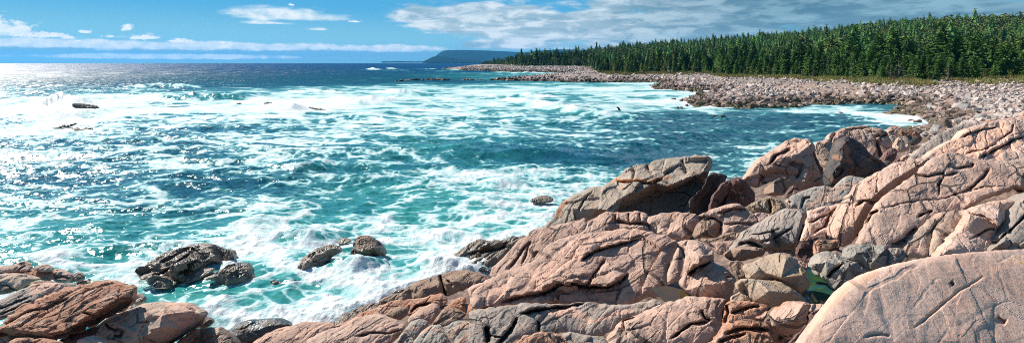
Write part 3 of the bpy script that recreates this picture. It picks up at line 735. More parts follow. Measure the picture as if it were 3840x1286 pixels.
R_('boulder', 'large smooth tan boulder with a coral broken end in front of the big red slab', 'A', "930,715 1060,610 1200,555 1350,500 1440,465 1580,450 1720,462 1870,465 1930,510 2000,545 2008,590 1960,700 1880,745 1740,835 1600,920 1000,930 900,820", 'tan', 36, zb=.95, bulge=.3, R=.5, fol=.3, rough=.7,
   ctrl=[(1640,500,-.18),(1620,600,-.3),(1600,720,-.3),(1370,540,-.15),(1390,780,-.22),(1100,640,-.1),(1740,835,.5),(1600,920,.45),(1880,745,.45),(1960,700,.4),(1920,540,.1),(1380,860,-.1)], veins=[("1700,490 1800,500 1900,520", 26), ("1650,600 1760,600 1890,600", 34), ("1680,720 1780,680 1880,650", 24)], cracks=[("1030,650 1100,720 1150,740 1210,720", 4, .18), ("1120,780 1200,800 1230,720", 4, .15)])
R_('rock', 'low brown stone at the water to the right of the tan boulder', 'A', "1950,690 1990,600 2060,598 2128,640 2085,695 1985,730", 'brown', 32, zb=.5, bulge=.7)
R_('rock', 'dark brown rock in the lower left corner under the big red slab', 'A', "-90,740 10,748 82,860 70,940 -90,940", 'brown', 55, zb=.9, bulge=.6)
R_('rock', 'sunlit rough coral rock along the bottom edge at the lower left', 'A', "60,870 170,805 330,820 450,815 560,840 720,930 60,940", 'coral', 28, zb=1.9, rough=1.6)
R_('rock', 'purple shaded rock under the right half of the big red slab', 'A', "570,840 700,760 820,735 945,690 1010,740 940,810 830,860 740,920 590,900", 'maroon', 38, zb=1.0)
R_('rock', 'pale crumbling stone at the bottom edge in front of the purple shaded rock', 'A', "730,920 780,820 930,775 965,820 1025,830 1080,930", 'pale', 42, zb=1.3, rough=1.5)
R_('boulder', 'triangular coral boulder at the bottom edge below the tan boulder', 'A', "1730,880 1800,810 1945,715 1965,722 1985,870 1980,940 1730,940", 'coral', 52, zb=.7, bulge=.3, rough=.7)
R_('boulder', 'dark brown boulder with coral streaks at the bottom edge beside the triangular coral one', 'A', "1950,728 2060,705 2180,705 2280,770 2355,830 2400,940 1970,940", 'brown', 46, zb=.6, veins=[("2140,720 2160,800 2170,900", 18)])
R_('boulder', 'wet blue grey boulder with white veins lying in the foam between the two outcrops', 'C', "-110,700 -60,655 60,628 180,618 340,610 420,648 462,690 400,722 250,765 140,835 60,890 -60,900 -200,810 -170,745", 'wetblue', 38, zb=.1, bulge=.8, R=1., rough=.6, facet=.7, veins=[("60,640 30,740 -20,800", 5), ("200,640 160,700", 4)])

# ---- rocks standing in the surf
R_('sea_rock', 'largest wet layered rock slab in the surf, tilting down to the left', 'B', "60,405 200,330 330,240 480,190 600,155 700,140 800,135 890,155 920,185 1050,200 1058,280 1042,335 960,360 860,320 780,350 700,410 600,460 540,510 460,530 430,582 300,588 200,555 180,510 110,480", 'wet', 17, zb=.12, bulge=.15, lr=.25, thick=.9, fol=3.6, facet=1.8,
   ctrl=[(690,265,-.1),(660,190,-.3),(480,380,-.35),(700,340,-.3),(850,290,-.2),(470,500,.2),(1040,240,-.25),(950,340,.35)], cracks=[("210,480 330,410 500,320 660,240", 5, .35), ("300,330 480,270 640,200", 4, .2), ("690,260 640,210 700,170", 5, .3), ("480,470 620,390 740,345", 5, .3)])
R_('sea_rock', 'brown wet rounded rock in the surf touching the right foot of the largest slab', 'B', "745,495 880,420 1000,345 1090,320 1190,335 1232,390 1238,440 1295,470 1305,490 1230,525 1130,568 1040,598 980,580 900,548 850,510", 'wet', 30, zb=.12, bulge=.3, lr=.2, fol=3, facet=2.2, ctrl=[(1000,430,-.2),(1200,380,-.2),(930,530,.1)])
R_('sea_rock', 'thin low wet ridge in the foam between the two left rocks of the surf', 'B', "520,525 640,440 740,390 870,378 830,430 710,500 600,540", 'wet', 24, zb=.12, bulge=.7, fol=2)
R_('sea_rock', 'low dark rock with water pouring over it, right of the brown wet rock', 'B', "1215,345 1290,328 1372,370 1342,408 1270,430 1225,405", 'wetblue', 26, zb=.12, bulge=.6)
R_('sea_rock', 'dark rock half drowned by foam in front of the narrow tilted rock blade', 'B', "1385,525 1450,490 1560,485 1695,500 1712,530 1640,595 1560,605 1470,575", 'wetblue', 20, zb=.15, bulge=.6, rough=2)
R_('sea_rock', 'narrow tilted rock blade with a tan broken side in the middle of the surf', 'B', "1595,445 1660,370 1720,290 1820,220 1880,175 2000,148 2090,155 2132,210 2085,245 2005,268 1995,305 1945,358 1865,388 1845,438 1765,452 1680,475", 'wet', 32, zb=.15, bulge=.15, fol=3, facet=2, ctrl=[(1760,350,-.35),(1860,250,-.4),(1960,210,-.35),(1690,440,-.1),(2050,190,-.2)])
R_('sea_rock', 'brown peaked boulder in the surf at the right end of the rocks', 'B', "2195,240 2240,180 2230,112 2290,60 2380,58 2470,100 2545,170 2568,250 2525,295 2400,325 2300,315 2230,268", 'brown', 46, zb=.12, bulge=.2, lr=.1, ctrl=[(2400,110,-.3),(2280,210,-.5),(2440,190,-.75),(2380,270,-.3),(2500,150,.1)], facet=2.2, fol=2)
R_('sea_rock', 'low orange brown foot of rock in the foam below the peaked boulder', 'B', "2155,375 2190,310 2250,278 2335,315 2245,345 2190,385", 'brown', 35, zb=.12, bulge=.8)
R_('sea_rock', 'small black rock in the foam to the left of the peaked boulder', 'B', "2065,122 2120,85 2180,78 2232,112 2160,145 2080,152", 'wet', 30, zb=.12, bulge=.8)
R_('sea_rock', 'broad wet brown rock with waves draining off it at the edge of the right outcrop', 'D', "235,650 280,560 360,500 470,430 540,410 620,430 760,420 840,385 960,376 1020,380 910,480 850,530 770,600 730,650 640,710 500,725 380,730 250,730", 'wet', 24, zb=.12, bulge=.4, fol=2.4, facet=1.4, cracks=[("280,640 420,560 560,530 700,500 860,440", 5, .3)])
R_('sea_rock', 'small low wet stone in the white backwash at the foot of the wet brown rock', 'D', "440,705 560,662 640,690 725,630 650,745 480,738", 'wetblue', 22, zb=.15, bulge=.5)
R_('sea_rock', 'lone round weedy rock in the surf in front of the big overhanging boulder', 'P', "1983,752 2000,742 2022,733 2050,732 2072,741 2082,752 2060,761 2010,764 1990,760", 'wet', 30, zb=.12, bulge=1.0, g=2)
R_('sea_rock', 'flat topped grey rock with spray breaking over it, far left', 'P', "268,388 300,388 332,391 362,395 372,404 370,413 352,417 320,414 290,408 270,402", 'dark', 62, zb=.12, bulge=.5, g=1.6)
R_('sea_rock', 'wedge shaped dark rock in the white water below the far left spray', 'P', "188,480 215,472 250,466 284,458 292,464 262,476 225,482", 'dark', 40, zb=.12, g=1.6)
R_('sea_rock', 'low wet rock right of the wedge shaped one below the far left spray', 'P', "264,484 290,476 330,474 352,480 340,490 300,494", 'wet', 36, zb=.12, g=1.6)
R_('sea_rock', 'thin sliver of rock awash right of the far left spray', 'P', "366,434 390,432 412,436 395,439 372,438", 'dark', 40, zb=-.02, g=1.4)
R_('sea_rock', 'small flat grey rock standing alone in the far foam', 'P', "878,389 888,385 909,386 909,391 890,391", 'grey', 60, zb=.12, g=1.3)
R_('sea_rock', 'left hump of the dark reef in the far foam', 'P', "981,388 990,384 1008,382 1023,385 1024,391 1000,391", 'dark', 40, zb=.12, g=1.3)
R_('sea_rock', 'broken middle of the dark reef in the far foam', 'P', "1042,392 1060,389 1088,390 1100,398 1096,404 1070,403 1046,402", 'dark', 34, zb=.12, g=1.4, rough=2)
R_('sea_rock', 'small front lump of the dark reef in the far foam', 'P', "1018,404 1028,401 1038,404 1036,409 1022,409", 'dark', 40, zb=.12, g=1.2)
R_('sea_rock', 'long flat slab at the right end of the dark reef in the far foam', 'P', "1150,401 1162,399 1180,406 1210,408 1236,414 1230,420 1200,418 1172,411", 'dark', 42, zb=.12, g=1.4)
R_('sea_rock', 'left one of two small mossy rocks off the stony point in the cove', 'P', "2664,437 2672,433 2684,430 2691,432 2694,435 2685,439 2668,440", 'dark', 45, zb=.12, bulge=1, g=1.2)
R_('sea_rock', 'right one of two small mossy rocks off the stony point in the cove', 'P', "2697,437 2705,431 2718,429 2730,433 2720,437 2700,439", 'dark', 45, zb=.12, bulge=1, g=1.2)

# ---- the right outcrop: sea edge and bottom
R_('rock_slab', 'low brown slab sloping into the foam above the smooth bottom slabs', 'C', "830,690 960,580 1100,520 1160,490 1260,460 1370,462 1420,490 1300,540 1180,600 1060,660 1000,690 880,720", 'brown', 20, zb=.45, bulge=.4, fol=.5)
R_('rock_slab', 'long brown slab at the sea edge split by one straight dark crack', 'C', "1310,455 1420,385 1560,360 1640,275 1760,235 1930,185 1960,170 2080,140 2220,138 2360,175 2440,215 2420,260 2260,300 2140,350 2000,400 1900,415 1760,450 1640,470 1540,480 1470,490 1390,490", 'brown', 25, zb=.9, bulge=.4, R=.6, cracks=[("1935,180 1955,280 1995,400", 6, .55), ("2000,230 2060,290", 3, .15)], ctrl=[(1560,370,-.1),(1760,320,-.25),(1950,290,-.25),(2100,250,-.25),(1640,440,.15)])
R_('rock', 'small dark lump at the water above the low brown slab', 'C', "1440,375 1490,330 1590,313 1605,338 1540,370", 'wet', 40, zb=.3, bulge=.9)
R_('rock_slab', 'coral banded ledge running behind the egg shaped boulder', 'C', "870,700 1000,640 1060,612 1180,552 1300,500 1450,445 1600,430 1740,415 1900,372 1960,365 2015,430 2005,475 1950,490 1900,480 1760,540 1640,600 1560,560 1440,600 1360,640 1240,620 1100,660 1000,700", 'coral', 26, zb=1.7, bulge=.4, cracks=[("1640,560 1700,500 1850,460", 5, .25)])
R_('rock_slab', 'smooth pink brown slab at the lowest point of the right outcrop beside the foam', 'C', "60,870 160,790 300,720 460,688 560,653 660,643 740,658 840,652 900,690 800,760 680,840 600,940 60,940", 'pink', 22, zb=1.3, bulge=.35, R=.7, fol=1.4, rough=.7, facet=.6, veins=[("110,840 250,760 420,700", 16), ("500,830 700,740 880,690", 18)])
R_('rock_slab', 'big smooth slab with a pointed right end at the bottom edge', 'C', "960,690 1060,620 1200,588 1340,573 1450,620 1585,690 1565,745 1495,830 1430,870 1350,950 540,950 620,820 780,740", 'pink', 24, zb=2.2, bulge=.4, R=.7, fol=1.4, rough=.7, facet=.6, cracks=[("1080,800 1250,760 1450,760 1560,720", 4, .12)], veins=[("1250,680 1400,680 1550,700", 7)])
R_('boulder', 'small brown boulder at the left of the egg shaped boulder above a dark puddle', 'C', "1365,590 1440,530 1530,493 1602,510 1615,585 1560,625 1480,640", 'brown', 38, zb=2.0, bulge=.8)
R_('boulder', 'egg shaped brown pink boulder among the bottom slabs', 'C', "1595,645 1640,590 1740,510 1880,458 1935,500 1938,585 1855,680 1760,660 1620,680", 'pink', 36, zb=2.3, bulge=.7, rough=.8, facet=.7)
R_('boulder', 'narrow grey block crossed by a coral vein in front of the egg shaped boulder', 'C', "1580,730 1640,650 1740,616 1812,650 1828,695 1765,745 1690,840 1640,810", 'bluegrey', 40, zb=2.45, bulge=.5, veins=[("1640,730 1720,715 1800,690", 9)])
R_('rock_slab', 'grey wedge shaped block at the bottom edge right of the pointed slab', 'C', "1660,850 1760,738 1830,682 1942,678 1985,760 2040,845 2100,940 1620,940", 'bluegrey', 34, zb=2.7, bulge=.4, veins=[("1740,750 1850,720 1950,740", 9)])
R_('rock', 'shaded grey rock filling the gap beside the pointed slab at the bottom edge', 'C', "1430,880 1500,830 1570,740 1640,800 1680,840 1640,940 1400,950", 'grey', 30, zb=2.5, bulge=.5)
R_('boulder', 'dark brown pyramid shaped rock beside the egg shaped boulder', 'C', "1840,690 1960,520 2080,506 2205,580 2250,645 2120,660 2000,700 1950,720", 'brown', 38, zb=2.5, bulge=.5)
R_('rock_slab', 'striped grey and pink block below the pyramid shaped rock', 'C', "1950,710 2100,640 2260,648 2392,640 2400,700 2400,780 2395,850 2410,950 2080,940 2030,840", 'bluegrey', 30, zb=2.75, bulge=.35, veins=[("2000,800 2120,700 2240,660", 16), ("2120,860 2260,760 2390,670", 16)])
R_('boulder', 'left lump of rough coral granite between the slabs at the front of the hump', 'C', "1960,520 2060,440 2150,388 2190,420 2178,500 2200,560 2100,545", 'coral', 42, zb=2.35, bulge=.7, rough=2)
R_('boulder', 'crumbly coral granite mass with a dark cave like notch at the front of the hump', 'C', "2180,560 2220,480 2250,360 2330,296 2560,310 2660,440 2560,500 2420,520 2330,580 2230,615", 'coral', 44, zb=2.5, bulge=.5, rough=2.2, cracks=[("2380,480 2480,500 2600,480", 9, .4)])
R_('rock_slab', 'grey rounded slabs split by a forked crack along the bottom of the right outcrop', 'E', "-110,545 60,520 240,495 420,465 900,480 1080,455 1300,480 1520,485 1760,428 1835,455 1800,495 1560,610 1430,650 1330,730 1190,800 1000,780 840,755 560,790 340,830 240,950 -60,950 -110,860", 'grey', 26, zb=3.1, bulge=.3, R=.6, cracks=[("395,570 520,545 700,520 900,495 1080,455", 7, .3, .15), ("370,600 300,740 170,880", 6, .35), ("580,640 585,750", 4, .2), ("60,690 80,860", 10, .4), ("80,790 240,800", 3, .15)], veins=[("700,560 900,545 1060,590", 18), ("1000,680 1250,600 1500,530", 10)])
R_('rock_slab', 'thick pink brown rock with a coral band between puddle and bottom edge', 'E', "1220,870 1330,755 1425,640 1560,600 1700,540 1830,470 2010,436 2080,396 2300,415 2445,425 2460,520 2430,640 2400,770 2310,850 2220,950 1200,950", 'pink', 33, zb=3.35, bulge=.4, R=.7, cracks=[("1430,720 1420,640 1560,600", 5, .2), ("2190,540 2230,620 2290,640", 4, .2), ("1880,830 2100,680 2280,650", 5, .2), ("2440,430 2420,560 2400,700", 7, .3)], veins=[("1720,560 1900,560 2100,610 2250,650", 16), ("2000,800 2150,790 2300,780", 20)])
R_('boulder', 'rough coral boulder half cut off by the bottom edge below the grey rounded slabs', 'E', "320,890 420,805 560,755 700,750 825,785 870,860 890,950 320,950", 'coral', 38, zb=3.75, bulge=.7, rough=2)
R_('boulder', 'low dark grey wrinkled rock at the bottom edge right of the half cut coral boulder', 'E', "800,770 900,745 1080,788 1245,808 1270,865 1250,950 880,950", 'grey', 30, zb=3.6, bulge=.5)
R_('rock_slab', 'smooth slope of pale pink slab above the wet brown rock', 'D', "615,775 650,695 740,615 830,515 900,435 1000,365 1050,315 1200,290 1400,255 1560,225 1600,260 1570,340 1590,400 1480,430 1300,470 1200,540 1120,640 960,740 880,780 780,800 650,810", 'pink', 30, zb=1.2, bulge=.25, R=.5, lr=-.1, fol=1.3, facet=.5, rough=.7, cracks=[("800,720 900,600 980,480 1050,440", 5, .22), ("940,660 990,560 1010,470", 4, .2), ("1060,600 1100,530", 5, .15)])
R_('rock', 'small tilted pink flake with a dark shaded side on top of the pale slope', 'D', "1215,310 1330,265 1450,235 1580,198 1596,240 1560,285 1500,300 1380,300 1260,320", 'pink', 30, zb=2.0, bulge=.5, ctrl=[(1500,260,-.15),(1560,285,.3)])
R_('rock_slab', 'pink block with square dark notches between the pale slope and the overhanging boulder', 'D', "1490,400 1590,280 1640,212 1760,152 1830,142 1920,148 2100,136 2200,168 2215,250 2305,270 2308,345 2230,370 2080,350 1900,360 1740,380 1600,420", 'pink', 33, zb=2.45, bulge=.4, cracks=[("1880,160 1860,230 2010,260 2200,260", 6, .3), ("2000,150 2010,250", 5, .25), ("2110,150 2110,240", 5, .25), ("2090,270 2200,280 2220,340", 6, .25)], ctrl=[(1800,250,-.2),(2060,200,-.2),(2150,300,-.2)])
R_('rock_slab', 'great rough granite hump crossed by a coarse coral band, middle of the right outcrop', 'E', "-120,310 30,255 110,205 250,155 370,115 570,15 650,-105 790,-176 970,-216 1210,-240 1370,-265 1570,-270 1720,-236 1850,-206 1945,-156 1968,-112 1915,8 1860,158 1862,290 1810,395 1710,405 1600,430 1500,500 1300,510 1080,490 910,500 640,510 400,510 300,500 240,480 120,500 -80,520", 'pink', 26, zb=2.75, bulge=.3, R=.7, lr=.05, rough=1.3, facet=.8, thick=.8,
   cracks=[("620,370 680,325 800,290 1030,285 1260,298 1400,220 1470,150", 8, .45, .35), ("180,450 400,400 560,375 690,330", 7, .3, .12), ("1030,290 1120,190 1250,10", 5, .25), ("1000,40 1040,10 1130,-50 1290,-110 1450,-155 1640,-190", 7, .35, .22), ("1850,160 1920,10 1960,-100", 5, .3), ("300,480 600,480 900,480", 5, .2)],
   veins=[("-60,330 120,360 300,400 480,330 600,200 800,60 950,-60 1100,-130 1300,-190 1550,-235", 52), ("0,420 250,450 500,400", 40)])
R_('rock', 'upright pillar of rock beside the narrow shadowed slot at the small rust coloured puddle', 'E', "1858,265 1862,160 1920,20 1965,-105 2015,-10 2015,95 1990,205 1945,262", 'pink', 44, zb=3.3, bulge=.7, facet=.6)
R_('rock_slab', 'smooth pink stepped rock with one dark broken face right of the hump', 'I', "365,395 480,362 620,382 725,450 730,560 740,600 850,640 915,690 918,710 948,745 965,790 930,880 925,940 900,990 600,970 440,865 405,790 440,700 470,520 440,450", 'pink', 34, zb=3.6, bulge=.3, R=.6, facet=.8, cracks=[("470,700 560,640 700,580", 7, .3, .35), ("840,740 910,720 960,760", 5, .2)], ctrl=[(480,420,-.1),(590,540,-.3),(720,510,-.2),(560,690,0.),(700,590,.05),(650,800,-.3),(850,800,-.3)])
R_('rock', 'pale shaded rock between the stepped rock and the half shaded ochre boulder', 'J', "270,400 380,343 470,420 485,460 400,470 330,510 270,480", 'tan', 30, zb=4.0, bulge=.4)
# ---- the right outcrop: boulders round the tide pool and the slabs behind
R_('boulder', 'huge olive grey boulder with a dark overhanging underside at the sea edge', 'F', "90,810 200,700 250,590 330,520 400,480 560,410 680,390 780,340 860,270 960,195 1080,168 1130,180 1200,133 1380,108 1480,100 1600,83 1720,83 1778,110 1778,180 1745,260 1705,400 1650,520 1560,650 1320,690 850,690 760,670 640,690 540,735 400,775 250,795", 'big', 36, zb=1.5, bulge=.15, R=.35, thick=.9, fol=.8, facet=.9, rough=.8,
   ctrl=[(780,655,-.9),(900,530,-1.0),(1050,440,-1.0),(1200,360,-.95),(1330,400,-.95),(1420,370,-.9),(1520,320,-.8),(1620,290,-.65),(1745,255,-.3),(850,690,2.6),(1320,690,5.0),(1560,650,5.0),(1650,520,3.6),(1705,400,1.8),(1050,560,1.4),(1250,520,2.8),(1450,480,3.2),(1560,380,1.4),(700,400,-.55),(1000,340,-.8),(1190,275,-.55),(1340,300,-.75),(1480,150,-.3),(1530,270,-.6),(640,620,-.55),(400,600,-.35),(480,720,0.)],
   cracks=[("960,195 1010,240 985,330", 5, .4), ("1120,180 1190,275", 5, .3), ("1475,120 1495,200 1535,270", 6, .5), ("800,335 1000,345 1180,360 1290,310", 5, .4, .25), ("450,640 500,520 600,450", 4, .3), ("880,450 1000,370", 4, .2)],
   veins=[("780,335 1000,335 1200,345 1350,310", 12), ("1340,400 1480,470 1600,550", 10), ("1340,410 1260,560 1200,640", 9), ("1440,480 1560,400 1700,300", 9), ("1560,410 1640,500", 7), ("230,680 260,600 330,530", 14)])
R_('boulder', 'black shaded rock touching the right end of the overhanging boulder', 'F', "1560,520 1690,400 1745,275 1790,256 1850,262 1940,292 1905,345 1860,440 1790,580 1700,710 1540,710", 'dark', 66, zb=2.1, back=1.2, bulge=.2, lr=1.0, facet=1.6, ctrl=[(1840,285,-.2),(1700,560,1.0),(1780,450,.5)])  # dark palette puts the shade on this rock into its colour
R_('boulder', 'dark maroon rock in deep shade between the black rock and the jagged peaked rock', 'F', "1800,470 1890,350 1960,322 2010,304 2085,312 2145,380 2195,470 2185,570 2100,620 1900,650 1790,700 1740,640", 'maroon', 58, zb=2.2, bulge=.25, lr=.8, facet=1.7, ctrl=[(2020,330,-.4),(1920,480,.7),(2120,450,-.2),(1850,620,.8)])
R_('boulder', 'jagged pink and grey peaked rock rising behind the maroon rock', 'G', "-250,720 -180,640 -100,520 0,465 100,400 190,328 290,316 430,326 458,390 485,520 560,650 640,790 560,810 430,830 330,870 270,830 180,760 60,740 -100,800", 'pink', 46, zb=2.3, bulge=.25, lr=.15, facet=1.5, ctrl=[(190,328,-.1),(400,400,-.8),(290,480,-.7),(420,560,-.7),(100,520,-.5),(200,640,-.3),(360,740,-.5),(480,720,-.2),(0,620,-.1)], cracks=[("420,420 480,560 600,760", 7, .5), ("0,590 80,490 230,420", 6, .5, .2), ("180,560 340,590 280,720", 6, .35)], veins=[("120,420 260,380 420,350", 22)])
R_('boulder', 'square edged tan brown block standing at the foot of the jagged peaked rock', 'G', "-30,815 60,740 150,688 240,740 252,775 185,870 60,890 -30,870", 'brown', 50, zb=2.5, bulge=.15, rough=.5, facet=.4, ctrl=[(150,690,-.1),(235,745,-.1),(60,850,-.4),(185,870,.3)])
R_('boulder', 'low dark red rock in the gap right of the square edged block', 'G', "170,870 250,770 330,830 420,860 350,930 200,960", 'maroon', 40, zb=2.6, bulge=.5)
R_('boulder', 'smooth tan rock squeezed between the jagged peaked rock and the charcoal boulder', 'G', "430,425 490,350 600,316 650,365 690,400 670,520 620,640 560,580 480,480", 'tan', 48, zb=2.7, Db=None, bulge=.5)
R_('rock_slab', 'pink and tan cracked ridge of rock against the cove water', 'G', "595,295 660,250 780,203 950,188 1040,208 1140,222 1185,270 1225,330 1240,400 1190,490 1110,520 1040,500 950,420 830,340 760,330 690,360 620,370", 'pink', 46, zb=3.0, back=4.5, bulge=.4, facet=1.4, cracks=[("1040,300 1120,300 1190,270", 5, .4), ("1070,330 1100,420 1110,510", 6, .5), ("620,360 640,300 680,250", 6, .4), ("760,240 900,220 1030,210", 4, .3)])
R_('boulder', 'left one of two purple topped boulders on the cracked ridge', 'G', "1165,245 1220,193 1340,198 1375,222 1310,270 1270,310 1195,295", 'pink', 52, zb=3.2, back=3.5, bulge=.8, facet=1.3)
R_('boulder', 'larger dark purple boulder with shiny facets at the right end of the cracked ridge', 'G', "1300,255 1370,222 1440,228 1505,270 1540,322 1485,378 1420,390 1350,330", 'dark', 56, zb=3.1, back=2.8, bulge=.8, facet=1.5, veins=[("1320,250 1400,240 1480,270", 26)])
R_('boulder', 'small tan block leaning below the left purple topped boulder', 'G', "1200,295 1250,278 1295,310 1285,370 1235,388", 'tan', 60, zb=3.1, back=2.6, bulge=.5, facet=1.3)
R_('boulder', 'cracked grey tan boulder below the two purple topped boulders', 'G', "1250,390 1300,298 1360,288 1415,330 1408,430 1330,460 1265,430", 'tan', 60, zb=3.0, back=2., bulge=.6, facet=1.5)
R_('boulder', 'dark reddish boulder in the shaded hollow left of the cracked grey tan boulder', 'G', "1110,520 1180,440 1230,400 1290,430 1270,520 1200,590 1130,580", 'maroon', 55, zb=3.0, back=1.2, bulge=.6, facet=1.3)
R_('boulder', 'charcoal grey boulder with one coral vein and a rough shaded face', 'G', "590,710 612,600 660,470 688,330 760,293 830,308 900,350 960,400 1040,490 1115,520 1186,600 1130,660 1000,715 920,710 830,715 740,755 690,815 625,780", 'dark', 56, zb=3.0, bulge=.2, lr=.35, facet=1.3, ctrl=[(700,420,-.45),(760,330,-.2),(760,380,-.6),(680,640,-.55),(840,560,-.3),(960,500,-.45),(900,620,-.4),(1060,600,-.3),(1115,520,.1),(650,560,-.3),(740,500,-.5)], veins=[("760,380 800,500 860,600 830,680", 11), ("860,590 960,500 1040,520", 10), ("660,500 760,540 850,570", 8)])
R_('rock', 'small pink stone lying in the hollow behind the long arm of rock', 'G', "1290,540 1360,470 1430,480 1420,520 1350,560", 'pink', 45, zb=3.6, bulge=.7)
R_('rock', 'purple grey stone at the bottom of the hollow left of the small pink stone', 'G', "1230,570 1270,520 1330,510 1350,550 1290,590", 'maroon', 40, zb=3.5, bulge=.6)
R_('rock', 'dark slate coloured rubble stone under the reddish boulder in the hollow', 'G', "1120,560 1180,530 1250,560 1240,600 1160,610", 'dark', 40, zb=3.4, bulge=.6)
R_('rock_slab', 'smooth grey brown slab face sloping down to the shaded hollow, upper right', 'G', "1400,530 1520,400 1600,340 1700,270 1860,205 1960,172 2110,150 2080,230 1980,290 1900,350 1760,410 1720,480 1580,540", 'grey', 26, zb=3.9, bulge=.25, R=.6, facet=.5, fol=1.2, rough=.7)
R_('rock_slab', 'coral streaked pale slab field at the right edge below the stony beach', 'G', "1540,540 1700,400 1880,310 1960,230 2080,175 2240,140 2400,120 2560,95 3500,60 3500,540 2540,570 2200,580 2100,540 1950,530 1820,480 1640,530", 'pale', 23, zb=4.6, bulge=.15, R=.5, facet=.9, rough=1.4, cracks=[("2090,520 2200,440 2400,340 2560,280", 5, .3, .2), ("1960,470 2100,430 2300,340", 4, .2), ("1890,320 2100,230 2300,180", 4, .25, .15), ("2260,330 2420,250 2440,180", 4, .25)], veins=[("1720,430 1900,360 2100,260 2330,220", 30), ("1800,470 2000,400 2200,330", 24), ("2000,500 2200,450 2500,330", 18)])
R_('rock', 'dark gapped pink rock at the top of the coral streaked slab field', 'G', "2080,190 2200,130 2310,120 2400,160 2370,215 2240,230 2130,230", 'coral', 40, zb=4.6, back=2, bulge=.6, facet=1.3)
R_('boulder', 'pale boulder at the right edge where the slabs meet the beach stones', 'G', "2380,140 2470,80 2560,55 3000,30 3100,160 2560,190 2440,190", 'pale', 40, zb=4.6, back=3, bulge=.5)
R_('rock_slab', 'blue grey slab with coral stripes left of the long arm of rock', 'H', "180,300 240,240 340,208 420,172 560,152 660,165 700,150 720,90 800,52 880,56 980,75 920,130 720,330 610,375 400,400 330,395 230,360", 'bluegrey', 25, zb=3.5, bulge=.3, R=.6, facet=.6, veins=[("430,330 560,260 700,180 880,130", 16), ("400,370 560,300 720,270", 10), ("500,220 700,170", 10)], cracks=[("330,380 360,270 430,260", 4, .2), ("200,260 230,330", 4, .15)])
R_('rock_slab', 'jumbled pale slab between the leaning grey boulder and the long arm of rock', 'H', "310,710 370,560 395,395 520,370 720,320 760,400 660,500 640,620 520,660 420,700", 'pale', 34, zb=4.0, bulge=.25, R=.5, facet=1., cracks=[("430,620 560,560 620,420 700,360", 5, .2), ("400,520 520,470 640,420", 4, .15)])
R_('rock_slab', 'long rough arm of pink rock with a shadowed right side, climbing to the upper right', 'H', "600,600 650,470 720,330 900,115 1050,35 1150,-15 1240,-68 1420,-118 1610,-134 1640,-95 1500,30 1420,90 1310,170 1210,240 1110,310 1112,385 1015,510 910,640 820,720 760,760 690,715 640,690", 'pink', 32, zb=4.0, bulge=.5, R=.9, lr=.1, rough=1.4, facet=.8, thick=.9,
   ctrl=[(700,560,-.1),(860,520,-.25),(960,330,-.3),(1100,200,-.3),(1250,80,-.3),(1430,-20,-.25),(1110,310,.25),(1310,170,.3),(1500,30,.3),(1015,510,.3),(910,640,.3)], veins=[("700,650 700,500 800,350 960,180 1050,90", 40), ("870,340 1000,320 1090,330", 14)], cracks=[("860,350 960,290 1080,320", 5, .2)])
R_('rock_slab', 'broad pink grey slab with thin winding cracks filling the right side', 'H', "1060,400 1100,310 1200,230 1300,160 1410,80 1490,20 1620,-110 1660,-130 1820,-190 1960,-150 2100,-110 2300,-100 3500,-140 3500,180 2560,230 2470,170 2300,240 2150,280 1990,370 1940,420 1850,410 1760,420 1650,470 1500,580 1360,720 1200,760 1050,760 900,735 985,520", 'pink', 27, zb=4.35, bulge=.2, R=.45, lr=.05, facet=.35, fol=1.2, thick=.7,
   cracks=[("1700,245 1690,150 1740,60 1900,30", 4, .2), ("1900,225 2050,150 2130,70 2200,-20", 5, .22), ("1090,380 1300,330 1500,290 1750,270 1900,225 2150,170 2400,160", 3, .1), ("1440,40 1600,60 1760,30", 5, .2), ("1480,470 1600,400 1640,395", 5, .2), ("980,520 1030,430 1100,395", 7, .35), ("1200,740 1340,700 1480,560", 8, .3), ("1940,395 2140,290 2440,180 2540,200", 6, .3, .2), ("1780,-30 2000,-40 2050,-60", 5, .2)], veins=[("1110,360 1400,300 1620,270 1900,220 2250,180", 7), ("1800,330 2000,270 2300,190", 7)])
R_('rock', 'leftmost of the three leaning blocks with yellow stained feet under the broad slab', 'H', "1320,760 1500,570 1640,460 1755,398 1780,420 1710,515 1650,565 1625,660 1612,850 1540,880 1340,850", 'tan', 40, zb=4.2, bulge=.4, facet=.7, veins=[("1400,780 1500,770", 20)])
R_('rock', 'narrow middle block of the three leaning blocks under the broad slab', 'H', "1598,855 1618,660 1650,565 1760,434 1850,386 1945,396 1995,440 1910,565 1790,705 1670,855", 'tan', 40, zb=4.25, bulge=.5, facet=.7)
R_('rock_slab', 'widest pale block of the three leaning blocks with a yellow stained foot', 'H', "1665,860 1785,712 1915,570 1998,440 1950,398 2150,325 2300,295 2445,286 2460,320 2390,445 2320,535 2280,570 2262,690 2160,810 1900,830", 'pale', 36, zb=4.35, bulge=.3, R=.6, facet=.6, ctrl=[(2270,540,-.25),(2100,450,-.15),(2250,690,.2),(1990,440,-.15),(2390,445,.2)], cracks=[("1950,400 2150,460 2290,560", 4, .12), ("2000,680 2180,580 2260,570", 4, .12)])
R_('rock_slab', 'grey pink slab at the right edge beyond a deep dark crack', 'H', "2190,800 2280,700 2340,600 2410,470 2460,370 2550,220 3500,60 3500,800 2500,810 2300,770", 'grey', 38, zb=4.5, bulge=.3, R=.5, back=.15, facet=.8, cracks=[("2380,620 2500,500 2600,400", 4, .2), ("2250,740 2380,600", 4, .2)])
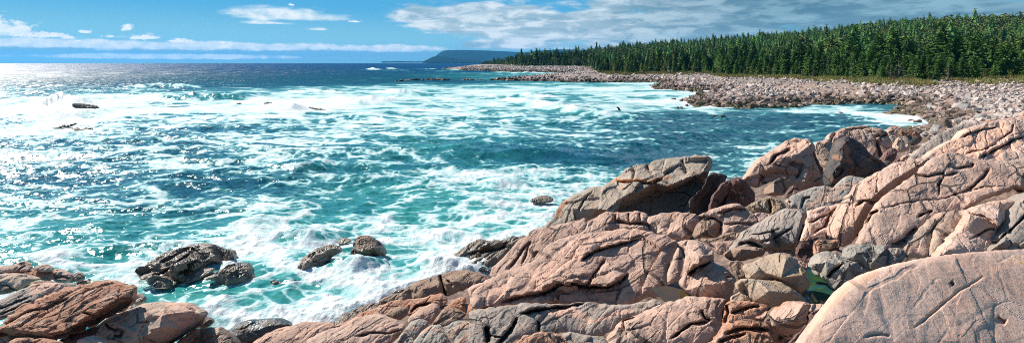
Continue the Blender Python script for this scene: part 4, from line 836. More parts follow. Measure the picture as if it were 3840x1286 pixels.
R_('rock_slab', 'wide flat pink block just below the overhanging boulder', 'I', "85,140 150,112 260,96 400,94 560,104 588,140 580,190 540,300 500,370 420,375 240,340 180,300 190,250 90,210", 'pink', 33, zb=3.2, bulge=.3, R=.5, facet=.7, ctrl=[(480,180,-.2),(580,150,.1),(500,370,.15)], veins=[("190,290 330,260 500,230", 12)])
R_('boulder', 'brown five sided boulder right of the wide flat block', 'I', "525,320 580,200 680,128 762,148 825,190 828,265 765,370 640,378 540,350", 'brown', 44, zb=3.4, bulge=.5, facet=1.1, ctrl=[(640,180,-.15),(760,200,-.2),(640,280,-.2)])
R_('boulder', 'wide pink brown rock behind the five sided boulder', 'I', "575,140 680,78 780,38 940,6 1045,38 1115,90 1175,170 1155,220 1055,250 1045,290 920,330 815,320 830,210 760,150 650,140", 'pink', 36, zb=3.6, bulge=.4, facet=1., cracks=[("760,110 920,60 1060,70", 5, .2, .15), ("830,220 960,200 1150,210", 4, .15)])
R_('boulder', 'ochre brown triangular rock with black cracks behind the wide pink brown rock', 'I', "1035,45 1120,0 1200,-32 1290,-64 1400,-22 1530,50 1460,85 1310,130 1200,110 1120,95", 'ochre', 42, zb=3.6, bulge=.4, facet=1.5, cracks=[("1270,-40 1300,40 1290,110", 5, .3)])
R_('rock', 'pale flat stone at the foot of the ochre triangular rock', 'I', "1120,110 1200,95 1310,115 1260,170 1180,215 1150,160", 'pale', 24, zb=3.8, bulge=.4)
R_('rock', 'weathered brown ledge beneath the five sided boulder', 'I', "520,360 640,350 760,350 830,300 960,290 1040,290 980,360 930,400 820,410 700,400 560,400", 'brown', 26, zb=3.7, bulge=.4)
R_('rock', 'pink ledge sloping down to the leaning grey boulder from the left', 'I', "640,395 780,385 940,380 920,450 860,510 790,520 720,460", 'pink', 26, zb=3.9, bulge=.4)
R_('boulder', 'large leaning grey boulder with a clean cut dark right end, behind the driftwood log', 'I', "890,465 960,380 1030,290 1200,190 1330,108 1450,58 1560,52 1655,80 1668,110 1625,250 1560,440 1535,460 1380,455 1250,490 1200,500 1000,480", 'grey', 46, zb=4.05, bulge=.15, R=.4, thick=1.1, facet=.7, fol=1.6,
   ctrl=[(1605,110,-.3),(1580,250,-.45),(1530,400,-.45),(1655,80,.1),(1625,250,.35),(1560,440,.4),(1300,250,-.35),(1100,340,-.25),(1300,400,-.5),(1400,130,-.15)], cracks=[("970,420 1080,390 1230,440", 6, .2), ("1080,320 1200,310 1400,260", 3, .1), ("1180,390 1330,350 1540,240", 4, .12)])
R_('boulder', 'brown lower lobe under the left end of the leaning grey boulder', 'I', "825,505 900,455 1000,430 1130,435 1245,455 1238,520 1050,570 900,585", 'brown', 42, zb=4.0, bulge=.5, facet=.6, ctrl=[(1000,460,-.2),(1150,470,-.2),(900,585,.2)])
R_('boulder', 'brown and ochre boulder between the driftwood log and the tide pool', 'I', "1035,620 1160,580 1300,510 1440,487 1525,530 1575,600 1645,680 1695,800 1685,860 1560,885 1480,840 1380,790 1180,785 1080,750", 'ochre', 42, zb=4.15, bulge=.45, R=.8, facet=1., rough=1.3, ctrl=[(1450,560,-.2),(1600,720,-.2),(1180,660,-.1),(1400,740,-.25)])
R_('boulder', 'small shaded brown boulder left of the brown and ochre boulder', 'I', "875,585 990,566 1065,640 1075,750 1010,775 960,750 915,690", 'brown', 46, zb=4.1, bulge=.5, facet=.8)
R_('boulder', 'ochre topped boulder with a dark shaded left half beside the tide pool', 'J', "310,270 380,222 520,228 740,243 850,298 965,390 1020,445 880,460 760,495 640,505 480,460 330,330", 'ochre', 38, zb=4.1, bulge=.45, facet=.8, ctrl=[(520,230,-.2),(640,350,-.3),(400,330,.15),(480,450,.1),(850,370,-.15)])
R_('rock', 'small pink stone standing at the left corner of the tide pool', 'I', "1565,570 1640,588 1675,650 1645,700 1590,640", 'pink', 55, zb=4.15, bulge=.6)
R_('rock', 'red brown crumbling rock in the shaded recess right of the driftwood log', 'I', "1580,400 1690,340 1830,305 1960,345 2010,400 1970,480 1860,470 1750,510 1690,610 1620,590 1550,510", 'maroon', 40, zb=4.1, bulge=.3, rough=2, facet=1.4)
R_('rock', 'coral lump in front of the red brown recess', 'I', "1720,440 1760,370 1830,360 1900,370 1980,360 1985,410 1900,460 1800,490 1740,530", 'coral', 46, zb=4.25, bulge=.5, rough=1.8, back=-.25)
R_('boulder', 'speckled blue grey boulder with a rust seam at the right side of the tide pool', 'I', "1695,610 1760,500 1880,478 2050,538 2185,570 2268,650 2258,705 2125,770 2025,865 1940,860 1855,765 1775,735", 'bluegrey', 40, zb=4.05, bulge=.45, facet=1.1, cracks=[("1860,750 1900,690 2010,600", 5, .25)], veins=[("1880,720 1930,660 2010,600", 7)], ctrl=[(1850,580,-.2),(2050,650,-.2),(1780,690,.1)])
R_('boulder', 'squared blue grey boulder behind the speckled one at the tide pool', 'I', "2050,440 2150,408 2300,423 2430,412 2480,450 2475,610 2440,655 2280,700 2190,610 2040,560", 'bluegrey', 46, zb=4.25, bulge=.3, facet=1.1, ctrl=[(2180,500,-.15),(2420,470,-.15),(2300,600,-.2)])
R_('boulder', 'small dark grey block right of the squared blue grey boulder', 'I', "2465,455 2560,438 2630,470 2630,560 2560,620 2470,650", 'grey', 48, zb=4.35, bulge=.4, facet=1.2)
R_('rock', 'low blue grey stone tucked behind the top of the smooth giant slab', 'I', "2470,640 2560,600 2640,590 2700,610 2640,660 2500,690", 'bluegrey', 35, zb=4.45, bulge=.6)
R_('rock_slab', 'smooth giant pale pink slab filling the lower right corner', 'J', "860,1010 960,860 1060,720 1180,560 1330,370 1450,262 1600,182 1800,112 2060,50 2300,0 2700,-40 3180,-70 3900,-110 4800,-120 4800,1010", 'pale', 28, zb=5.15, bulge=.16, R=.45, g=2.2, facet=.12, rough=.45, fol=.4, thick=.6, lr=.12,
   veins=[("2080,700 2200,600 2380,450 2540,330 2760,210", 17), ("2300,900 2420,820 2560,760", 16), ("1060,720 1180,560 1330,390 1460,280 1700,170", 22), ("2540,330 2800,150 3200,20", 10)], cracks=[("2080,720 2300,540 2540,340 2800,190", 5, .025), ("2440,260 2480,300", 8, .06), ("1580,800 1750,770 1850,790", 5, .04), ("2900,600 3000,660", 10, .06)])
R_('boulder', 'pale crusted coral boulder at the lower end of the tide pool', 'J', "530,630 640,558 740,500 880,448 1010,448 1065,485 1035,570 1035,650 935,755 805,850 720,900 640,780 670,700", 'coral', 44, zb=4.35, bulge=.35, facet=.9, rough=1.4, ctrl=[(980,480,-.2),(900,620,-.3),(1030,600,.1),(800,850,.25),(720,600,-.15)], veins=[("650,600 780,600 950,520", 46)])
R_('boulder', 'rough coral boulder with rolled ridges at the bottom edge left of the giant slab', 'J', "60,890 200,720 330,648 480,628 610,640 680,700 672,800 700,950 40,950", 'coral', 42, zb=4.3, bulge=.45, rough=1.9, cracks=[("200,780 340,720 480,720 660,740", 7, .2), ("120,860 280,800 420,760", 6, .15)])
R_('rock_slab', 'striped coral ledge with dark seams left of the pale crusted coral boulder', 'J', "170,750 190,690 235,460 300,440 480,448 620,488 650,520 570,610 420,660 270,710", 'coral', 40, zb=3.95, bulge=.3, fol=1.2, cracks=[("240,580 400,520 560,490", 5, .15), ("220,470 240,560 200,680", 6, .25)])
R_('rock', 'dark maroon rock in the cleft between the giant slab and the pale crusted coral boulder', 'J', "780,930 930,780 1010,680 1040,580 1160,510 1200,560 1050,780 950,930", 'maroon', 34, zb=4.1, bulge=.3, back=.35)
R_('rock', 'flat pink sill closing the lower end of the tide pool', 'J', "1000,500 1050,475 1190,468 1180,530 1060,570", 'pink', 14, zb=4.12, bulge=.4)

# ------------------------------------------------------------------ the tide pool and puddles
m, t, bs = new_mat('pool_water')
p = t.pos(); n = t.noise(p, 3., 4, .6)
t.put(bs.inputs['Base Color'], t.mix(t.ramp(n, .42, .62), (.014, .060, .066), (.040, .085, .022)))
bs.inputs['Roughness'].default_value = .04; bs.inputs['IOR'].default_value = 1.33
t.put(bs.inputs['Normal'], t.bump(t.noise(p, 9, 2), .004, .5))
m2, t, bs = new_mat('puddle_water')
t.put(bs.inputs['Base Color'], t.mix(t.noise(t.pos(), 4., 3), (.03, .035, .035), (.12, .06, .012)))
bs.inputs['Roughness'].default_value = .03; bs.inputs['IOR'].default_value = 1.33
def pool(name, poly, z, mat):
    P = [at(*q, z) for q in poly]
    bm = bmesh.new(); bm.faces.new([bm.verts.new((x, y, 0)) for x, y in P]); bmesh.ops.recalc_face_normals(bm, faces=bm.faces)
    if bm.faces[:][0].normal.z < 0: bmesh.ops.reverse_faces(bm, faces=bm.faces)
    me = bpy.data.meshes.new(name); bm.to_mesh(me); bm.free(); me.materials.append(mat)
    o = link(name, me); o.location = (0, 0, z); return tag(o, kind='structure')
pool('tide_pool_water', pts("2985,1000 3040,990 3110,1000 3180,1060 3190,1100 3120,1150 3030,1150 2975,1100 2960,1050"), 4.0, m)
pool('puddle_water', pts("2440,1080 2500,1070 2560,1085 2610,1110 2560,1135 2490,1130"), 3.62, m2)

# ------------------------------------------------------------------ driftwood
def log():
    a = V_('I', "1285,483")[0]; b = V_('I', "1552,480")[0]
    Ya = ray_ground(a[0], a[1]+8, .1)-.12
    A = Vector(((a[0]-CX)/FOC*Ya, Ya, EYE-(a[1]-HY)/FOC*Ya)); B = Vector(((b[0]-CX)/FOC*(Ya+.1), Ya+.1, EYE-(b[1]-HY)/FOC*(Ya+.1)))
    m, t, bs = new_mat('weathered_wood'); p = t.node('ShaderNodeTexCoord').outputs['Object']
    n = t.noise(t.vmath('MULTIPLY', p, (1.2, 14, 14)), 3., 5, .65)
    t.put(bs.inputs['Base Color'], t.mix(t.ramp(n, .35, .65), (.19, .165, .14), (.42, .38, .33))); bs.inputs['Roughness'].default_value = .85
    t.put(bs.inputs['Normal'], t.bump(n, .02, 1.))
    L = (B-A).length; V = []; F = []; ns, nk = 26, 14
    for i in range(ns+1):
        s = i/ns; r = .105*(1-.12*s)*(1+.06*math.sin(s*9))*(.8 if i in (0,) else .86 if i == ns else 1)
        for k in range(nk):
            an = k/nk*2*math.pi; q = r*(1+.10*math.sin(an*3+s*4)+.05*random.uniform(-1, 1))
            V.append((s*L, q*math.cos(an)+.02*math.sin(s*5), q*math.sin(an)))
    for i in range(ns):
        for k in range(nk): F.append((i*nk+k, i*nk+(k+1) % nk, (i+1)*nk+(k+1) % nk, (i+1)*nk+k))
    me = bpy.data.meshes.new('driftwood_log'); me.from_pydata(V, [], F+[tuple(range(nk))[::-1], tuple(ns*nk+k for k in range(nk))]); me.materials.append(m)
    for f in me.polygons: f.use_smooth = len(f.vertices) == 4
    o = link('driftwood_log', me); o.location = A
    d = (B-A).normalized(); o.rotation_euler = (0, -math.asin(d.z), math.atan2(d.y, d.x))
    tag(o, 'short weathered grey driftwood log lying below the leaning grey boulder', 'log')
log()

# ------------------------------------------------------------------ beach stones
def stone_mesh(seed, flat=.65, n=15):
    r = np.random.default_rng(seed)
    bm = bmesh.new()
    P = r.normal(size=(n, 3)); P /= np.linalg.norm(P, axis=1)[:, None]
    P *= r.uniform(.8, 1.1, (n, 1)); P[:, 1] *= r.uniform(.6, .9); P[:, 2] *= flat*r.uniform(.75, 1.2)
    for q in P: bm.verts.new(q)
    res = bmesh.ops.convex_hull(bm, input=bm.verts[:])
    bmesh.ops.delete(bm, geom=list({v for v in res['geom_interior'] if isinstance(v, bmesh.types.BMVert)}), context='VERTS')
    bmesh.ops.triangulate(bm, faces=bm.faces[:])
    bmesh.ops.bevel(bm, geom=bm.edges[:], offset=.05, segments=1, affect='EDGES')
    bmesh.ops.triangulate(bm, faces=bm.faces[:])
    bm.verts.index_update()
    V = np.array([v.co[:] for v in bm.verts]); F = np.array([[v.index for v in f.verts] for f in bm.faces]); bm.free()
    return V, F
def stone_mesh_lo(seed, flat=.65, n=10):
    r = np.random.default_rng(seed); bm = bmesh.new()
    P = r.normal(size=(n, 3)); P /= np.linalg.norm(P, axis=1)[:, None]; P[:, 1] *= .75; P[:, 2] *= flat
    for q in P: bm.verts.new(q)
    res = bmesh.ops.convex_hull(bm, input=bm.verts[:])
    bmesh.ops.delete(bm, geom=list({v for v in res['geom_interior'] if isinstance(v, bmesh.types.BMVert)}), context='VERTS')
    bmesh.ops.triangulate(bm, faces=bm.faces[:]); bm.verts.index_update()
    V = np.array([v.co[:] for v in bm.verts]); F = np.array([[v.index for v in f.verts] for f in bm.faces]); bm.free()
    return V, F
def stone_mat(name, a, b, attr=False):
    m, t, bs = new_mat(name)
    p = t.pos(); n = t.noise(p, 1.3, 5, .65); n2 = t.noise(p, 9, 3, .7)
    c = t.mix(t.ramp(n, .38, .62), a, b)
    if attr: c = t.mix(t.ramp(n, .35, .65, .0, .35), t.attr('stone_col', True), (.16, .12, .10))
    c = t.mix(t.ramp(n2, .5, .7, 0, .4), c, (.45, .37, .33))
    t.put(bs.inputs['Base Color'], c); bs.inputs['Roughness'].default_value = .85
    t.put(bs.inputs['Normal'], t.bump(n2, .08, .7))
    return m
SM = {'pale': stone_mat('pale_beach_stone', (.58, .465, .41), (.50, .375, .32)), 'pink': stone_mat('pink_beach_stone', (.44, .30, .25), (.36, .24, .19)),
      'grey': stone_mat('grey_beach_stone', (.34, .31, .29), (.27, .245, .23)), 'tide': stone_mat('tide_line_stone', (.19, .125, .085), (.11, .08, .058)), 'weed': stone_mat('weedy_stone', (.10, .075, .022), (.075, .06, .04))}
SMALL = stone_mat('small_beach_stones', (.4,.3,.3), (.4,.3,.3), True)
# where they lie: by bearing and distance so that near and far carry alike
N = 210000
r = np.random.default_rng(21)
tn = r.uniform(-.10, 1.25, N); Yq = np.exp(r.uniform(math.log(24), math.log(560), N)); xq = tn*Yq
dq = sdf_poly(xq, Yq)
tl = treeline(tn)
sd = sdf_poly(xq, Yq, np.array(SANDP))
ok = (dq > -1.2) & (Yq < tl+4) & ((sd < r.uniform(-7, 2.5, N)**3/30.) | (r.random(N) < .28)) & (dq < 75)
# keep the stones off the bedrock in front
ok &= Yq > np.interp(tn, [.3, .62, .70, .78, .86, 1.0, 1.3], [44, 56, 52, 36, 29, 24, 24])
# grass strip by the trees thins them
ok &= ~((Yq > tl-9) & (r.random(N) < .55))
xq, Yq, dq, tn = xq[ok], Yq[ok], dq[ok], tn[ok]
size = np.exp(r.normal(math.log(.25), .38, len(xq)))*(1+.9*np.exp(-(dq/9)**2))*np.interp(Yq, [150, 250, 450], [1., 1.5, 2.9])*np.interp(Yq, [28, 80], [.5, 1.])
size = np.clip(size, .1, 1.15)
big = r.random(len(xq)) < .006; size[big] *= 1.7
pxs = size/Yq
zq = ground(xq, Yq)
# thin the crowd to a workable number, larger in view first
order = np.argsort(-(pxs*r.uniform(.7, 1.3, len(xq)))); fo_ = order[Yq[order] > 230][:13000]; order = np.concatenate([order[Yq[order] <= 230][:31000], fo_])
variants = [stone_mesh(100+i, r.uniform(.5, .85)) for i in range(9)]
lo = [stone_mesh_lo(200+i, r.uniform(.5, .85)) for i in range(9)]
def colour_of(d, u):
    if d < 1.6 and u < .55: return 'weed'
    if d < 3.0: return 'tide' if u < .8 else 'pink'
    if d < 6.5: return 'tide' if u < .35 else ('pink' if u < .8 else 'grey')
    return 'pale' if u < .72 else ('pink' if u < .82 else 'grey')
PAL = {'pale': (.62, .50, .44), 'pink': (.45, .31, .255), 'grey': (.40, .365, .34), 'tide': (.17, .115, .08), 'weed': (.095, .075, .022)}
DESC = {'pale': ('pale pink grey stone lying in the dry upper band of the stony beach', 'pale stones of the upper beach'),
        'pink': ('pink granite stone lying among the other stones of the beach', 'pink stones on the beach'),
        'grey': ('grey stone lying among the other stones of the beach', 'grey stones on the beach'),
        'tide': ('dark brown wet stone along the tide line of the stony beach', 'dark stones along the tide line'),
        'weed': ('stone covered with olive brown weed at the water line of the beach', 'weed covered stones at the water line')}
inview = [i for i in order if tn[i] < 1.01][:290]; indiv = set(inview)
smesh = {}
for i in inview:
    k = colour_of(dq[i], r.random()); v = int(r.integers(0, 9))
    if (k, v) not in smesh:
        smesh[k, v] = mesh_np('beach_stone', *variants[v], SM[k], False)
    o = link('beach_stone', smesh[k, v]); s = size[i]
    o.location = (xq[i], Yq[i], zq[i]+.22*s); o.scale = (s, s, s*r.uniform(.8, 1.1))
    o.rotation_euler = (r.normal()*.3, r.normal()*.3, r.uniform(0, 6.28))
    tag(o, DESC[k][0], 'stone', DESC[k][1])
def scatter(name, idxs, meshes, mat, pos, siz, cols, tilt=.35, kind='stuff', attr='stone_col', yaw=None):
    Vs, Fs, Cs = [], [], []; nv = 0
    var = r.integers(0, len(meshes), len(idxs))
    for vi, (Vm, Fm) in enumerate(meshes):
        ii = idxs[var == vi]; n = len(ii)
        if not n: continue
        a = r.uniform(0, 6.283, n) if yaw is None else np.full(n, yaw); tx = r.normal(size=n)*tilt; ty = r.normal(size=n)*tilt
        ca, sa = np.cos(a), np.sin(a)
        X = Vm[None,:,0]*siz[ii][:,None]; Y = Vm[None,:,1]*siz[ii][:,None]; Z = Vm[None,:,2]*siz[ii][:,None]
        Z2 = Z+X*np.sin(tx)[:,None]+Y*np.sin(ty)[:,None]
        P = np.stack([X*ca[:,None]-Y*sa[:,None], X*sa[:,None]+Y*ca[:,None], Z2], -1)+pos[ii][:,None,:]
        Vs.append(P.reshape(-1, 3)); Fs.append((Fm[None]+(np.arange(n)*len(Vm))[:,None,None]).reshape(-1, 3)+nv); nv += n*len(Vm)
        Cs.append(np.repeat(cols[ii], len(Vm), 0))
    me = mesh_np(name, np.concatenate(Vs), np.concatenate(Fs), mat, False, {attr: np.concatenate(Cs)})
    return tag(link(name, me), kind=kind)
rest = np.array([i for i in order if i not in indiv])
cl = np.array([PAL[colour_of(dq[i], r.random())] for i in range(len(xq))])*r.uniform(.75, 1.2, (len(xq), 1))
scatter('beach_stones', rest, lo, SMALL, np.stack([xq, Yq, zq+.2*size], 1), size, cl)

# boulders of the low spit that runs out into the bay, and loose blocks at the points
def loose(fx, fy, w, label, k='tide', h=.7, z=0., group='boulders of the low rocky spit'):
    X0, Y0 = at(fx, fy, z); s = w/2/FOC*Y0; v = int(r.integers(0, 9))
    if (k, v) not in smesh: smesh[k, v] = mesh_np('boulder', *variants[v], SM[k], False)
    o = link('boulder', smesh[k, v]); o.location = (X0, Y0, z+.15*s); o.scale = (s, s*.8, s*h); o.rotation_euler = (r.normal()*.2, r.normal()*.2, r.uniform(0, 6.28))
    return tag(o, label, 'boulder', group)
for fx, fy, w in ((1485, 308, 22), (1503, 307, 26), (1527, 305, 22), (1545, 303, 20), (1565, 303, 22), (1583, 304, 16), (1603, 300, 20), (1618, 301, 16), (1632, 303, 20), (1648, 302, 24), (1664, 303, 24), (1680, 303, 18), (1712, 303, 14), (1738, 302, 16), (1752, 301, 18), (1768, 302, 20), (1786, 303, 18), (1800, 303, 14), (1820, 304, 14), (1840, 303, 16), (1856, 303, 18), (1872, 303, 18), (1888, 303, 18), (1905, 304, 18), (1922, 304, 18)):
    loose(fx, fy, w*1.5, 'dark boulder in the low spit running out into the bay', 'tide', .5, -.15)
for fx, fy, w in ((1665, 260, 16), (1685, 258, 18), (1705, 256, 18), (1725, 255, 20), (1745, 253, 18), (1765, 256, 20), (1790, 262, 18)):
    loose(fx, fy, w*1.5, 'dark ledge block on the farthest stony point below the trees', 'tide', .6, .3, 'dark blocks of the farthest point')
for fx, fy, w in ((2448, 329, 16), (2462, 336, 22), (2480, 331, 20), (2492, 338, 22), (2510, 336, 20), (2530, 340, 18), (2550, 339, 18), (2470, 325, 18), (2500, 326, 20), (2525, 330, 22), (2622, 347, 22), (2570, 330, 24), (2545, 326, 22)):
    loose(fx, fy, w*1.2, 'black boulder washed by surf off the upper stony point', 'tide', .8, .1, 'black boulders off the upper stony point')
for fx, fy, w in ((2527, 373, 18), (2545, 385, 16), (2558, 376, 16), (2575, 397, 22), (2590, 395, 20), (2620, 401, 22), (2555, 405, 20), (2540, 405, 16), (2605, 380, 28), (2575, 380, 22)):
    loose(fx, fy, w*1.2, 'dark boulder standing in foam at the tip of the middle stony point', 'tide', .7, .1, 'dark boulders at the tip of the middle point')
loose(2618, 372, 38, 'round red brown boulder larger than its neighbours at the tip of the middle point', 'pink', .9, .7, None)
loose(2702, 366, 24, 'tall pink boulder standing upright among the stones of the middle point', 'pink', 1.5, 1.0, None)
loose(3238, 332, 30, 'left one of the pair of big boulders at the end of the sand patch', 'pink', 1.1, 2.3, None)
loose(3268, 328, 40, 'right larger one of the pair of big boulders at the end of the sand patch', 'pink', 1.1, 2.3, None)
loose(3290, 348, 36, 'pale grey slab like boulder below the pair of big boulders', 'pale', .7, 1.7, None)
loose(3300, 300, 36, 'grey boulder in the grass at the foot of the trees', 'grey', .9, 3.0, None)
for fx, fy, w in ((3150, 423, 20), (3335, 436, 26), (3360, 432, 34), (3390, 430, 38), (3420, 425, 40), (3450, 440, 42), (3480, 452, 40), (3440, 462, 40), (3470, 428, 36), (3500, 440, 46), (3520, 462, 50), (3540, 430, 44), (3560, 448, 50), (3590, 425, 44), (3500, 470, 40), (3620, 440, 46), (3480, 490, 34), (3500, 500, 36), (3540, 480, 40)):
    loose(fx, fy, w*1.1, 'red brown boulder on the rubble shore at the inner end of the cove', r.choice(['tide', 'pink', 'tide']), .8, .35, 'red brown boulders at the inner end of the cove')
loose(3625, 458, 62, 'flat topped grey block, largest of the rubble at the inner end of the cove', 'grey', .9, 1.4, None)
loose(3560, 492, 60, 'dark red block at the foot of the rubble nearest to the grey slab face', 'tide', .9, 1.2, None)

# ------------------------------------------------------------------ trees
def leaf_mat(name, a, b, c, k=.35):
    m, t, bs = new_mat(name)
    oi = t.node('ShaderNodeObjectInfo').outputs['Random']
    n = t.noise(t.pos(), .9, 4, .6); n2 = t.noise(t.pos(), 7, 2, .6)
    col = t.mix(t.ramp(n, .35, .65), a, b); col = t.mix(t.ramp(n2, .45, .75, 0, .6), col, c)
    col = t.mix(t.math('MULTIPLY', oi, .6), col, b)
    t.put(bs.inputs['Base Color'], col); bs.inputs['Roughness'].default_value = .65; bs.inputs['Specular IOR Level'].default_value = .25
    return m
SPR = leaf_mat('spruce_needles', (.032, .078, .015), (.070, .138, .020), (.14, .225, .032))
YNG = leaf_mat('young_spruce_needles', (.055, .120, .018), (.085, .165, .024), (.15, .25, .04))
BIR = leaf_mat('birch_leaves', (.085, .115, .022), (.13, .15, .03), (.17, .15, .03))
DED = leaf_mat('dead_twigs', (.16, .13, .11), (.22, .185, .16), (.28, .24, .21))
m, t, bs = new_mat('bark'); t.put(bs.inputs['Base Color'], t.mix(t.noise(t.pos(), 4, 4), (.09, .07, .055), (.20, .17, .145))); bs.inputs['Roughness'].default_value = .9; BARK = m
def tube(path, radii, n=6):
    V, F = [], []
    for (p, q) in zip(path, radii):
        for k in range(n): V.append((p[0]+q*math.cos(k*2*math.pi/n), p[1]+q*math.sin(k*2*math.pi/n), p[2]))
    for i in range(len(path)-1):
        for k in range(n):
            a, b, c, d = i*n+k, i*n+(k+1) % n, (i+1)*n+(k+1) % n, (i+1)*n+k
            F += [(a, b, c), (a, c, d)]
    return V, F
def spruce(seed, whorls=17, per=8, lowest=.06, width=.21, dead=False, ragged=.25):
    """unit-height conifer: drooping boughs built of many small needle sprays"""
    rr = random.Random(seed); V, F = [], []
    for w in range(whorls):
        s = w/(whorls-1); h = lowest+(1-lowest)*s**.92
        reach = width*(1-s)**.82*(1+rr.uniform(-.2, .2)) + .012
        if lowest+.1 > h: reach *= .75
        a0 = rr.uniform(0, 6.28)
        for b in range(per if s < .8 else max(4, per-3)):
            if rr.random() < ragged*.35: continue
            an = a0+b*2*math.pi/per+rr.uniform(-.3, .3); L = reach*rr.uniform(1-ragged, 1+ragged*.6)
            dr = -.32-.35*(1-s)+rr.uniform(-.12, .12); ca, sa = math.cos(an), math.sin(an)
            nseg = 2 if dead else max(2, int(L/.035))
            for q in range(nseg):
                f0, f1 = q/nseg, (q+1.25)/nseg
                wd = (.012 if dead else .050*(1-.55*f0)+.012)*rr.uniform(.7, 1.2)
                if dead: wd = .011
                x0, x1 = L*f0, L*min(f1, 1.08)
                z0 = h+x0*dr+.5*L*f0*f0*.35; z1 = h+x1*dr+.5*L*f1*f1*.35
                hang = 0 if dead else -.022*rr.uniform(.3, 1.4)
                i = len(V)
                V += [(x0*ca, x0*sa, z0), (x1*ca-wd*sa, x1*sa+wd*ca, z1+hang), (x1*ca*1.04, x1*sa*1.04, z1), (x1*ca+wd*sa, x1*sa-wd*ca, z1+hang)]
                F += [(i, i+1, i+2), (i, i+2, i+3)]
                if not dead and rr.random() < .7:
                    i = len(V); dx = rr.uniform(-.6, .6)
                    c2, s2 = math.cos(an+dx), math.sin(an+dx)
                    V += [(x0*ca, x0*sa, z0), (x0*ca+wd*1.5*c2, x0*sa+wd*1.5*s2, z0-.02), (x0*ca+wd*.5*c2, x0*sa+wd*.5*s2, z0+.022)]
                    F += [(i, i+1, i+2)]
    # the dense inner crown: ragged skirts, one above the other
    if not dead:
        ns = max(6, whorls//2+1)
        for w in range(ns):
            s = w/ns; h = lowest+(1-lowest)*s**.95; top = min(1.0, h+(1-lowest)/ns*1.75)
            rad = width*.78*(1-s)**.85*rr.uniform(.85, 1.1)+.012; i = len(V); a0 = rr.uniform(0, 6.28); nk = 11
            V.append((rr.uniform(-.006, .006), rr.uniform(-.006, .006), top))
            for k in range(nk):
                q = rad*(rr.uniform(.55, .75) if k % 2 else rr.uniform(.85, 1.25)); an = a0+k*2*math.pi/nk
                V.append((q*math.cos(an), q*math.sin(an), h-.10*q/max(rad, .01)*rad/width*.6+rr.uniform(-.012, .012)))
            for k in range(nk): F.append((i, i+1+k, i+1+(k+1) % nk))
    i = len(V)
    if not dead:
        V += [(.006, 0, .96), (-.006, .004, .96), (0, 0, 1.03)]; F += [(i, i+1, i+2)]
    T = tube([(0, 0, -.04), (0, 0, .3), (0.004, 0, .7), (0, 0, .99)], [.017, .013, .007, .002])
    return (np.array(V), np.array(F)), (np.array(T[0]), np.array(T[1]))
def leafy(seed, n=420, w=.3, low=.18, big=1.):
    rr = np.random.default_rng(seed); V, F = [], []
    cs = rr.normal(size=(9, 3))*np.array([.13, .13, .2])+np.array([0, 0, .58])
    for k in range(n):
        c = cs[rr.integers(0, 9)]; q = rr.normal(size=3); q /= np.linalg.norm(q)
        p = c+q*.16*rr.uniform(.6, 1.1)*np.array([1, 1, .9]); p[2] = max(p[2], low)
        a = rr.normal(size=3); a /= np.linalg.norm(a); b = np.cross(a, rr.normal(size=3)); b /= np.linalg.norm(b)
        s = big*rr.uniform(.018, .04); i = len(V)
        V += [p+a*s, p+b*s*.8, p-a*s, p-b*s*.8]; F += [(i, i+1, i+2), (i, i+2, i+3)]
    T = tube([(0, 0, -.04), (0, 0, .25), (0.02, 0, .6)], [.02, .016, .006])
    return (np.array(V), np.array(F)), (np.array(T[0]), np.array(T[1]))
# one stand of forest behind the beach: places first
r = np.random.default_rng(77)
NF = 60000
tn = r.uniform(-.06, 1.32, NF); y0 = treeline(tn); ymax = np.where(tn < .16, y0+180, 640)
Yt = y0 + (ymax-y0)*r.random(NF)**1.0
keepw = r.random(NF) < (Yt/640)*1.0       # even cover on the ground
front = r.random(NF) < .10
Yt = np.where(front, y0+r.exponential(4.5, NF), Yt)
tn, Yt = tn[keepw | front], Yt[keepw | front]
xt = tn*Yt; zt = ground(xt, Yt)
cell = {}
sel = []; tlv = treeline(tn)
for i in r.permutation(len(xt)):
    sp = 2.9 if Yt[i]-tlv[i] < 30 else (3.8 if Yt[i] < 330 else 4.5)
    k = (int(xt[i]/sp), int(Yt[i]/sp))
    if k in cell: continue
    cell[k] = 1; sel.append(i)
sel = np.array(sel)
xt, Yt, zt, tn = xt[sel], Yt[sel], zt[sel], tn[sel]
edge_d = Yt-treeline(tn)
clump = fbm2(xt/28, Yt/28, 3)
ht = np.clip(r.normal(8.4, 2.7, len(xt)) + 1.8*clump, 3.0, 15)
ht *= np.where(r.random(len(xt)) < .07, 1.32, 1)*np.where(r.random(len(xt)) < .2, .72, 1)
ht *= np.interp(edge_d, [-2, 4, 16, 40], [.42, .55, .95, 1.0])
ht *= np.interp(tn, [-.06, .0, .02, .14, .158, .168, .25, .45, .8], [.45, .85, 1.05, 1.05, .95, .6, .78, .92, 1.05])
leafp = (fbm2(xt/60+9, Yt/60, 3) + .35*fbm2(xt/12, Yt/12+4, 2) + .55*sstep(.55, 1.0, tn)*sstep(280, 460, Yt) > .31) & (edge_d > 22)
print('forest', len(xt), 'leafy', leafp.sum())
ht[leafp] *= .72
hi = [spruce(300+i, 20, 9, .05+.03*(i % 3), .22+.024*(i % 4), False, .3) for i in range(7)]
lo_ = [spruce(400+i, 10, 4, .1, .20+.022*(i % 3), False, .3) for i in range(7)]
dead = [spruce(500+i, 13, 6, .12, .17, True, .5) for i in range(2)]
leafm = [leafy(600+i) for i in range(3)]
leaf_lo = [leafy(650+i, 150, low=.05, big=2.0) for i in range(4)]
leaf_lo = [((a[0]*np.array([1., 1., 1.]), a[1]), b) for a, b in leaf_lo]
